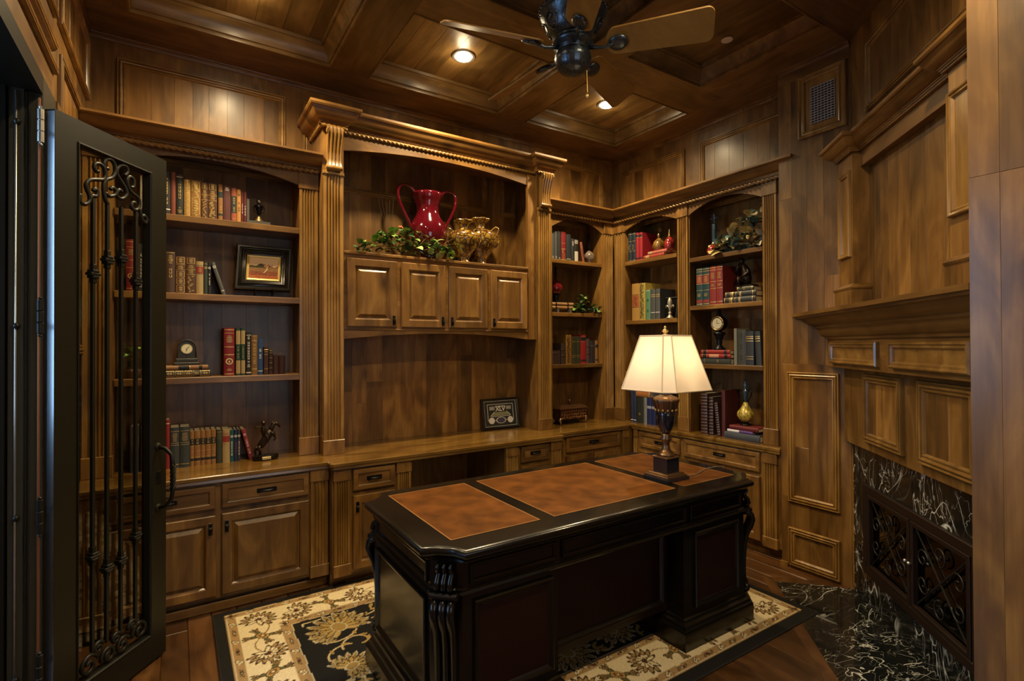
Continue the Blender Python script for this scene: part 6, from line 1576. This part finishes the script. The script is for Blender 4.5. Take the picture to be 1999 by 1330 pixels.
# ---- corner bookcase ornaments
vn = empty('decanter', (3.395, 3.85, 2.325), 'dark slender decanter with mottled silver belly beside leaning book', 'decanter')
turned('belly', (3.395, 3.85, 2.325), [(.030, 0), (.034, .006), (.024, .014), (.040, .035), (.054, .065), (.050, .095), (.030, .118), (.014, .135)], gloss('mottled_silver', (.16, .12, .09), .2, .5, var=.8, bscale=30), vn)
turned('neck', (3.395, 3.85, 2.455), [(.014, 0), (.011, .05), (.010, .11), (.016, .125), (.008, .14), (.012, .155), (.002, .175)], BLACK, vn, 16)
rf = empty('red_flask', (3.005, 3.88, 1.836), 'round red glass flask with thin neck on the second corner shelf', 'flask')
turned('stand', (3.005, 3.88, 1.836), [(.050, 0), (.052, .012), (.030, .03), (.022, .08), (.030, .14), (.042, .165), (.040, .172), (.004, .172)], BLACK, rf, 20)
turned('flask_body', (3.005, 3.88, 2.008), [(.020, 0), (.048, .020), (.066, .055), (.066, .085), (.048, .118), (.018, .138), (.012, .150)], REDGL, rf)
turned('neck', (3.005, 3.88, 2.155), [(.012, 0), (.010, .03), (.016, .05), (.010, .08), (.014, .10), (.004, .13)], BLACK, rf, 14)
SC = plain('parchment', (.36, .19, .065), .6, var=.2, bscale=30)
for k, (z_, lb) in enumerate(((1.886, 'lower rolled tan parchment scroll lying on a bracket by ivy'), (1.918, 'upper rolled tan parchment scroll lying on another scroll'))):
    sc = empty('scroll', (3.02, 3.80, z_ - .016), lb, 'scroll', 'parchment scrolls'); m = MB(); tube(m, [(2.885, 3.82, z_), (3.14, 3.79, z_)], .0158, 12); build(m, 'roll', SC, sc, 40)
    for u in (.25, .75):
        p0 = Vector((2.885, 3.82, z_)).lerp(Vector((3.14, 3.79, z_)), u); m = MB(); tube(m, [p0 - Vector((.006, -.0007, 0)), p0 + Vector((.006, -.0007, 0))], .0166, 12); build(m, 'strap', BLACK, sc)
sk = empty('scroll_cradle', (3.0, 3.80, 1.836), 'small grey cradle under the two parchment scrolls', 'stand'); m = MB()
box(m, WORLD, 2.94, 2.962, 1.837, 1.869, 3.775, 3.84); build(m, 'foot', plain('pewter_grey', (.14, .13, .12), .5), sk)
m = MB(); box(m, WORLD, 3.08, 3.102, 1.837, 1.869, 3.765, 3.83); build(m, 'foot', sk.children[0].data.materials[0], sk)
iv = empty('ivy_plant', (3.30, 3.80, 1.836), 'bushy green ivy plant spreading over the second corner shelf', 'plant')
turned('pot', (3.30, 3.86, 1.836), [(.028, 0), (.038, .04), (.040, .05), (.034, .05), (.03, .04)], plain('dark_pot', (.03, .025, .02), .6), iv, 16)
for k in range(110):
    u = rp.uniform(-1, 1); x_ = 3.30 + .16 * u; z_ = 1.842 + rp.random() * (.17 * (1 - abs(u - -.1)) + .02)
    put_leaf(iv, LM[rp.choices([0, 1, 2, 3], [3, 5, 1, 4])[0]], (x_, 3.80 + .05 * rp.uniform(-1, .8), z_), rp.uniform(0, 6.28), rp.uniform(-.5, .8), rp.uniform(-.5, .5), rp.uniform(.75, 1.2))
cb = empty('casket', (3.10, 3.80, CT), 'ornate bronze filigree casket on clawed feet in the corner', 'box'); FIL = plain('filigree_bronze', (.12, .055, .022), .36, metal=.7, bump=.6, bscale=70)
m = MB(); plan(m, WORLD, [(2.945, 3.74), (3.255, 3.74), (3.275, 3.80), (3.255, 3.86), (2.945, 3.86), (2.925, 3.80)], CT + .045, CT + .135); build(m, 'box_body', FIL, cb)
m = MB(); moulded_top(m, [(2.930, 3.728), (3.270, 3.728), (3.270, 3.872), (2.930, 3.872)], [(0, CT + .136), (0, CT + .146), (.02, CT + .160), (.045, CT + .176)]); ld = build(m, 'lid', FIL, cb)
turned('lid_knob', (3.10, 3.80, CT + .176), [(.010, 0), (.020, .012), (.012, .026), (.016, .034), (.003, .048)], FIL, ld, 12)
m = MB()
for i in range(11):
    for j in range(3): tube(m, spiral(Fr((0, 3.738, 0), (1, 0, 0), (0, -1, 0)), 2.962 + i * .028, CT + .062 + j * .028, 0, .012, .003, 1.2, i * 1.3 + j, 1 if (i + j) % 2 else -1, 9), .0028, 5)
tag(build(m, 'filigree', plain('filigree_gold', (.34, .17, .07), .35, metal=.7), cb, True), kind='stuff')
for (x_, y_) in ((2.955, 3.748), (3.245, 3.748), (2.955, 3.852), (3.245, 3.852)):
    m = MB(); tube(m, [(x_, y_, CT + .06), (x_ + .012 * (1 if x_ > 3.1 else -1), y_, CT + .04), (x_, y_, CT + .018), (x_ + .008 * (1 if x_ > 3.1 else -1), y_, CT + .008)], [.012, .014, .007, .009], 8); build(m, 'claw_foot', BRASS, cb, True)

# ---- two-bay bookcase, corner-side bay
dg = empty('globe_decanter', (3.72, 3.255, 2.330), 'round amber decanter with curled stopper beside red books', 'decanter')
turned('globe', (3.72, 3.255, 2.330), [(.030, 0), (.034, .006), (.016, .018), (.014, .045), (.036, .060), (.056, .092), (.060, .118), (.048, .152), (.022, .176), (.012, .186)], GLOBE, dg)
turned('stopper', (3.72, 3.255, 2.515), [(.014, 0), (.010, .018), (.016, .028), (.008, .042), (.003, .052)], BRASS, dg, 14)
m = MB(); tube(m, spiral(RT(3.72), -3.240, 2.585, 0, .022, .005, 1.1, math.pi, -1), .003, 6); build(m, 'curl', BRASS, dg, True)
dr_ = empty('red_ornament', (3.70, 3.116, 2.330), 'egg-shaped red crackle ornament with gilt finial on the top shelf', 'ornament')
turned('egg', (3.70, 3.116, 2.330), [(.026, 0), (.030, .006), (.014, .016), (.018, .030), (.040, .056), (.050, .096), (.046, .132), (.026, .160), (.012, .170)], REDCR, dr_)
turned('finial', (3.70, 3.116, 2.498), [(.012, 0), (.018, .008), (.008, .020), (.010, .034), (.003, .060), (.001, .075)], BRASS, dr_, 12)
pf = empty('photo_frame', (3.71, 3.125, 1.765), 'small black photo frame with silver line behind a fleur finial', 'photo frame')
f = Frame3((3.70, 3.125, 1.766), (0, -1, 0), (.15, 0, .99), (-.99, 0, .15)); m = MB(); rings(m, f, -.085, .085, 0, .20, [(0, -.012), (0, .004), (.004, .006), (.016, .006), (.018, .002)], True, True); build(m, 'frame', BLACK, pf)
m = MB(); rings(m, f, -.080, .080, .005, .195, [(0, .006), (0, .0072), (.003, .0072), (.003, .006)], fill=False); build(m, 'silver_line', SILVER, pf)
fl_ = empty('fleur_finial', (3.652, 3.075, 1.765), 'silver fleur-de-lis finial on a turned foot beside grey books', 'figurine'); AN = plain('antique_silver', (.50, .44, .32), .4, metal=.6, bump=.3)
turned('foot', (3.652, 3.075, 1.765), [(.032, 0), (.034, .008), (.020, .020), (.010, .040), (.016, .052), (.010, .060)], AN, fl_, 18)
m = MB(); lathe(m, (3.652, 3.075, 1.825), [(.006, 0), (.010, .012), (.012, .04), (.022, .075), (.018, .105), (.004, .128)], 16); build(m, 'bud', AN, fl_, True)
for sg in (-1, 1):
    m = MB(); tube(m, bez((3.652, 3.075, 1.835), (3.652, 3.075 + sg * .010, 1.88), (3.652, 3.075 + sg * .050, 1.90), (3.652, 3.075 + sg * .038, 1.862), 8), .006, 7); build(m, 'petal', AN, fl_, True)
m = MB(); box(m, RT(XF), -3.595, -2.975, 1.244, 1.280, -.302, -.016); slab(m, RT(XF), -3.594, -2.976, 1.244, 1.280, -.016, -.004, .003); build(m, 'shelf', WY, rb)
bx_ = empty('dark_box', (3.76, 3.12, 1.280), 'plain dark box on the shelf directly behind the lamp shade', 'box'); m = MB(); slab(m, RT(3.70), -3.215, -3.01, 1.281, 1.560, -.10, 0, .004); build(m, 'box_body', BLACK, bx_); m = MB(); slab(m, RT(3.70), -3.22, -3.005, 1.561, 1.590, -.105, .005, .004); build(m, 'lid', BLACK, bx_)
ib = flat(fR_, -3.475, -3.30, 1.046, .050, .17, (.34, .10, .020), [('s', .05, .95, TANB), ('k', .90, .98, TANB)], 'orange patterned book lying on top of books behind the lamp', 'books in the two-bay bookcase')
flat(fR_, -3.385, -3.21, 1.097, .030, .15, (.22, .06, .030), [], 'rust brown book lying on the orange book behind the lamp', 'books in the two-bay bookcase')

# ---- two-bay bookcase, vent-side bay
bt = empty('blue_decanter', (3.74, 2.680, 2.262), 'tall blue-grey glass decanter with cross stopper behind silk flowers', 'decanter')
turned('body', (3.74, 2.680, 2.262), [(.040, 0), (.046, .01), (.036, .04), (.022, .09), (.018, .16), (.019, .25), (.022, .262), (.014, .275)], BLUEG, bt, 20)
turned('stopper', (3.74, 2.680, 2.537), [(.012, 0), (.009, .02), (.016, .04), (.010, .055), (.014, .075), (.004, .095)], BLUEG, bt, 12)
m = MB(); tube(m, [(3.74, 2.645, 2.585), (3.74, 2.715, 2.585)], [.010, .010], 8); build(m, 'cross_arm', BLUEG, bt)
ro = empty('glass_ornament', (3.685, 2.650, 2.262), 'squat red and silver glass ornament in front of the blue decanter', 'ornament')
turned('ornament_body', (3.685, 2.650, 2.262), [(.030, 0), (.046, .010), (.056, .035), (.050, .062), (.030, .082), (.012, .090)], REDCR, ro)
turned('knob', (3.685, 2.650, 2.351), [(.012, 0), (.018, .010), (.006, .024)], SILVER, ro, 12)
sf = empty('silk_flowers', (3.74, 2.42, 2.262), 'silk flower arrangement of gold and teal leaves on the vent-side bay', 'flowers')
LS = [leaf_mesh('petal_blade', .066, .022, .016, plain('silk_gold', (.42, .32, .11), .5, var=.4, bscale=30)), leaf_mesh('petal_blade', .064, .024, .014, plain('silk_teal', (.085, .15, .125), .45, var=.4, bscale=30)), leaf_mesh('petal_blade', .060, .020, .014, plain('silk_dark', (.045, .065, .04), .5)), leaf_mesh('petal_blade', .056, .022, .014, plain('silk_cream', (.42, .36, .22), .5, var=.3)), leaf_mesh('petal_blade', .06, .02, .012, plain('silk_brown', (.13, .060, .026), .5, var=.4))]
m = MB(); box(m, WORLD, 3.68, 3.80, 2.263, 2.30, 2.28, 2.56); build(m, 'moss_block', LG[3], sf)
for k in range(150):
    u = rp.uniform(-.8, 1); y_ = 2.43 - .23 * u; hh = .10 + .20 * max(0, u + .35) ** .6 if u > -.35 else .08
    put_leaf(sf, LS[rp.choices([0, 1, 2, 3, 4], [4, 4, 3, 2, 2])[0]], (3.70 + .07 * rp.uniform(-1, 1), max(2.235, y_), 2.275 + rp.random() * hh), rp.uniform(1.6, 4.7) if rp.random() > .3 else rp.uniform(0, 6.28), rp.uniform(-.6, .9), rp.uniform(-.6, .6), rp.uniform(.95, 1.5))
for k in range(8):
    th = k * .785; put_leaf(sf, LS[0], (3.655, 2.30 + .018 * math.cos(th), 2.375 + .018 * math.sin(th)), math.pi + .5 * math.cos(th), .5 * math.sin(th), 0, .9, 'petal')
bf = empty('bronze_figure', (3.72, 2.385, 1.982), 'dark bronze seated thinker figure on a stack of books', 'statue')
def R3(y, z, x=0): return (3.72 + x, 2.385 + y, 1.982 + z)
m = MB(); box(m, WORLD, 3.68, 3.77, 1.982, 1.997, 2.315, 2.455); build(m, 'base', BRONZED, bf)
m = MB()
tube(m, [R3(.0, .018), R3(-.005, .07), R3(.005, .125), R3(.02, .165), R3(.028, .185)], [.034, .036, .034, .024, .014], 10)
ball(m, R3(.032, .205, -.012), .024, 10, 8, (1, 1, 1.15))
for d in (-.03, .03):
    tube(m, [R3(.0, .040, d), R3(.03, .070, d - .03), R3(.025, .018, d - .035)], [.020, .016, .011], 8)
tube(m, [R3(-.018, .150, -.02), R3(-.045, .105, -.045), R3(-.02, .085, -.06), R3(.01, .07, -.06)], [.013, .012, .010, .008], 7); tube(m, [R3(.045, .150, -.01), R3(.060, .110, -.04), R3(.045, .150, -.045), R3(.038, .182, -.035)], [.013, .012, .009, .008], 7)
build(m, 'seated_body', BRONZED, bf, True)
pc = empty('pedestal_clock', (3.71, 2.622, 1.4905), 'black pedestal clock with round cream dial and tall finial', 'clock'); zc = 1.4905
turned('foot', (3.71, 2.622, zc), [(.048, 0), (.050, .010), (.032, .022), (.018, .045), (.026, .058), (.020, .070), (.030, .095), (.034, .115), (.050, .130), (.046, .140), (.020, .150), (.014, .160)], BLACK, pc, 24)
f = RT(3.71); fr2 = Frame3((3.685, 0, 0), (0, -1, 0), (0, 0, 1), (-1, 0, 0))
disc(fr2, -2.622, zc + .215, .060, .060, -.05, 0, 'clock_case', BLACK, pc, 32)
m = MB(); n = 28
tube(m, [fr2.p(-2.622 + .054 * math.cos(2 * math.pi * i / n), zc + .215 + .054 * math.sin(2 * math.pi * i / n), 0) for i in range(n + 1)], .006, 8); build(m, 'bezel', BRASS, pc, True)
disc(fr2, -2.622, zc + .215, .044, .044, 0, .003, 'dial', IVORY, pc, 28)
m = MB(); box(m, fr2, -2.6235, -2.6205, zc + .212, zc + .245, .003, .004); box(m, fr2, -2.625, -2.600, zc + .2135, zc + .2165, .003, .004); build(m, 'hands', BLACK, pc)
turned('finial', (3.71, 2.622, zc + .272), [(.022, 0), (.026, .010), (.012, .024), (.016, .040), (.006, .062), (.008, .076), (.002, .092)], BLACK, pc, 16)
gd = empty('gold_decanter', (3.735, 2.41, .904), 'gold foil glass decanter with black handled neck on stacked books', 'decanter')
turned('foot', (3.735, 2.41, .904), [(.044, 0), (.046, .006), (.026, .014), (.018, .022)], BLACK, gd, 20)
turned('belly', (3.735, 2.41, .924), [(.020, 0), (.048, .022), (.064, .052), (.060, .082), (.036, .112), (.020, .140), (.015, .158)], GOLDCR, gd)
turned('neck', (3.735, 2.41, 1.080), [(.015, 0), (.016, .05), (.020, .082), (.022, .092), (.010, .100), (.014, .118), (.018, .132), (.008, .150), (.010, .162), (.002, .182)], BLUEG, gd, 16)
for sg in (-1, 1):
    m = MB(); tube(m, bez((3.735, 2.41 + sg * .018, 1.168), (3.735, 2.41 + sg * .075, 1.19), (3.735, 2.41 + sg * .045, 1.13), (3.735, 2.41 + sg * .020, 1.085), 10), .004, 7); build(m, 'handle', BLACK, gd, True)
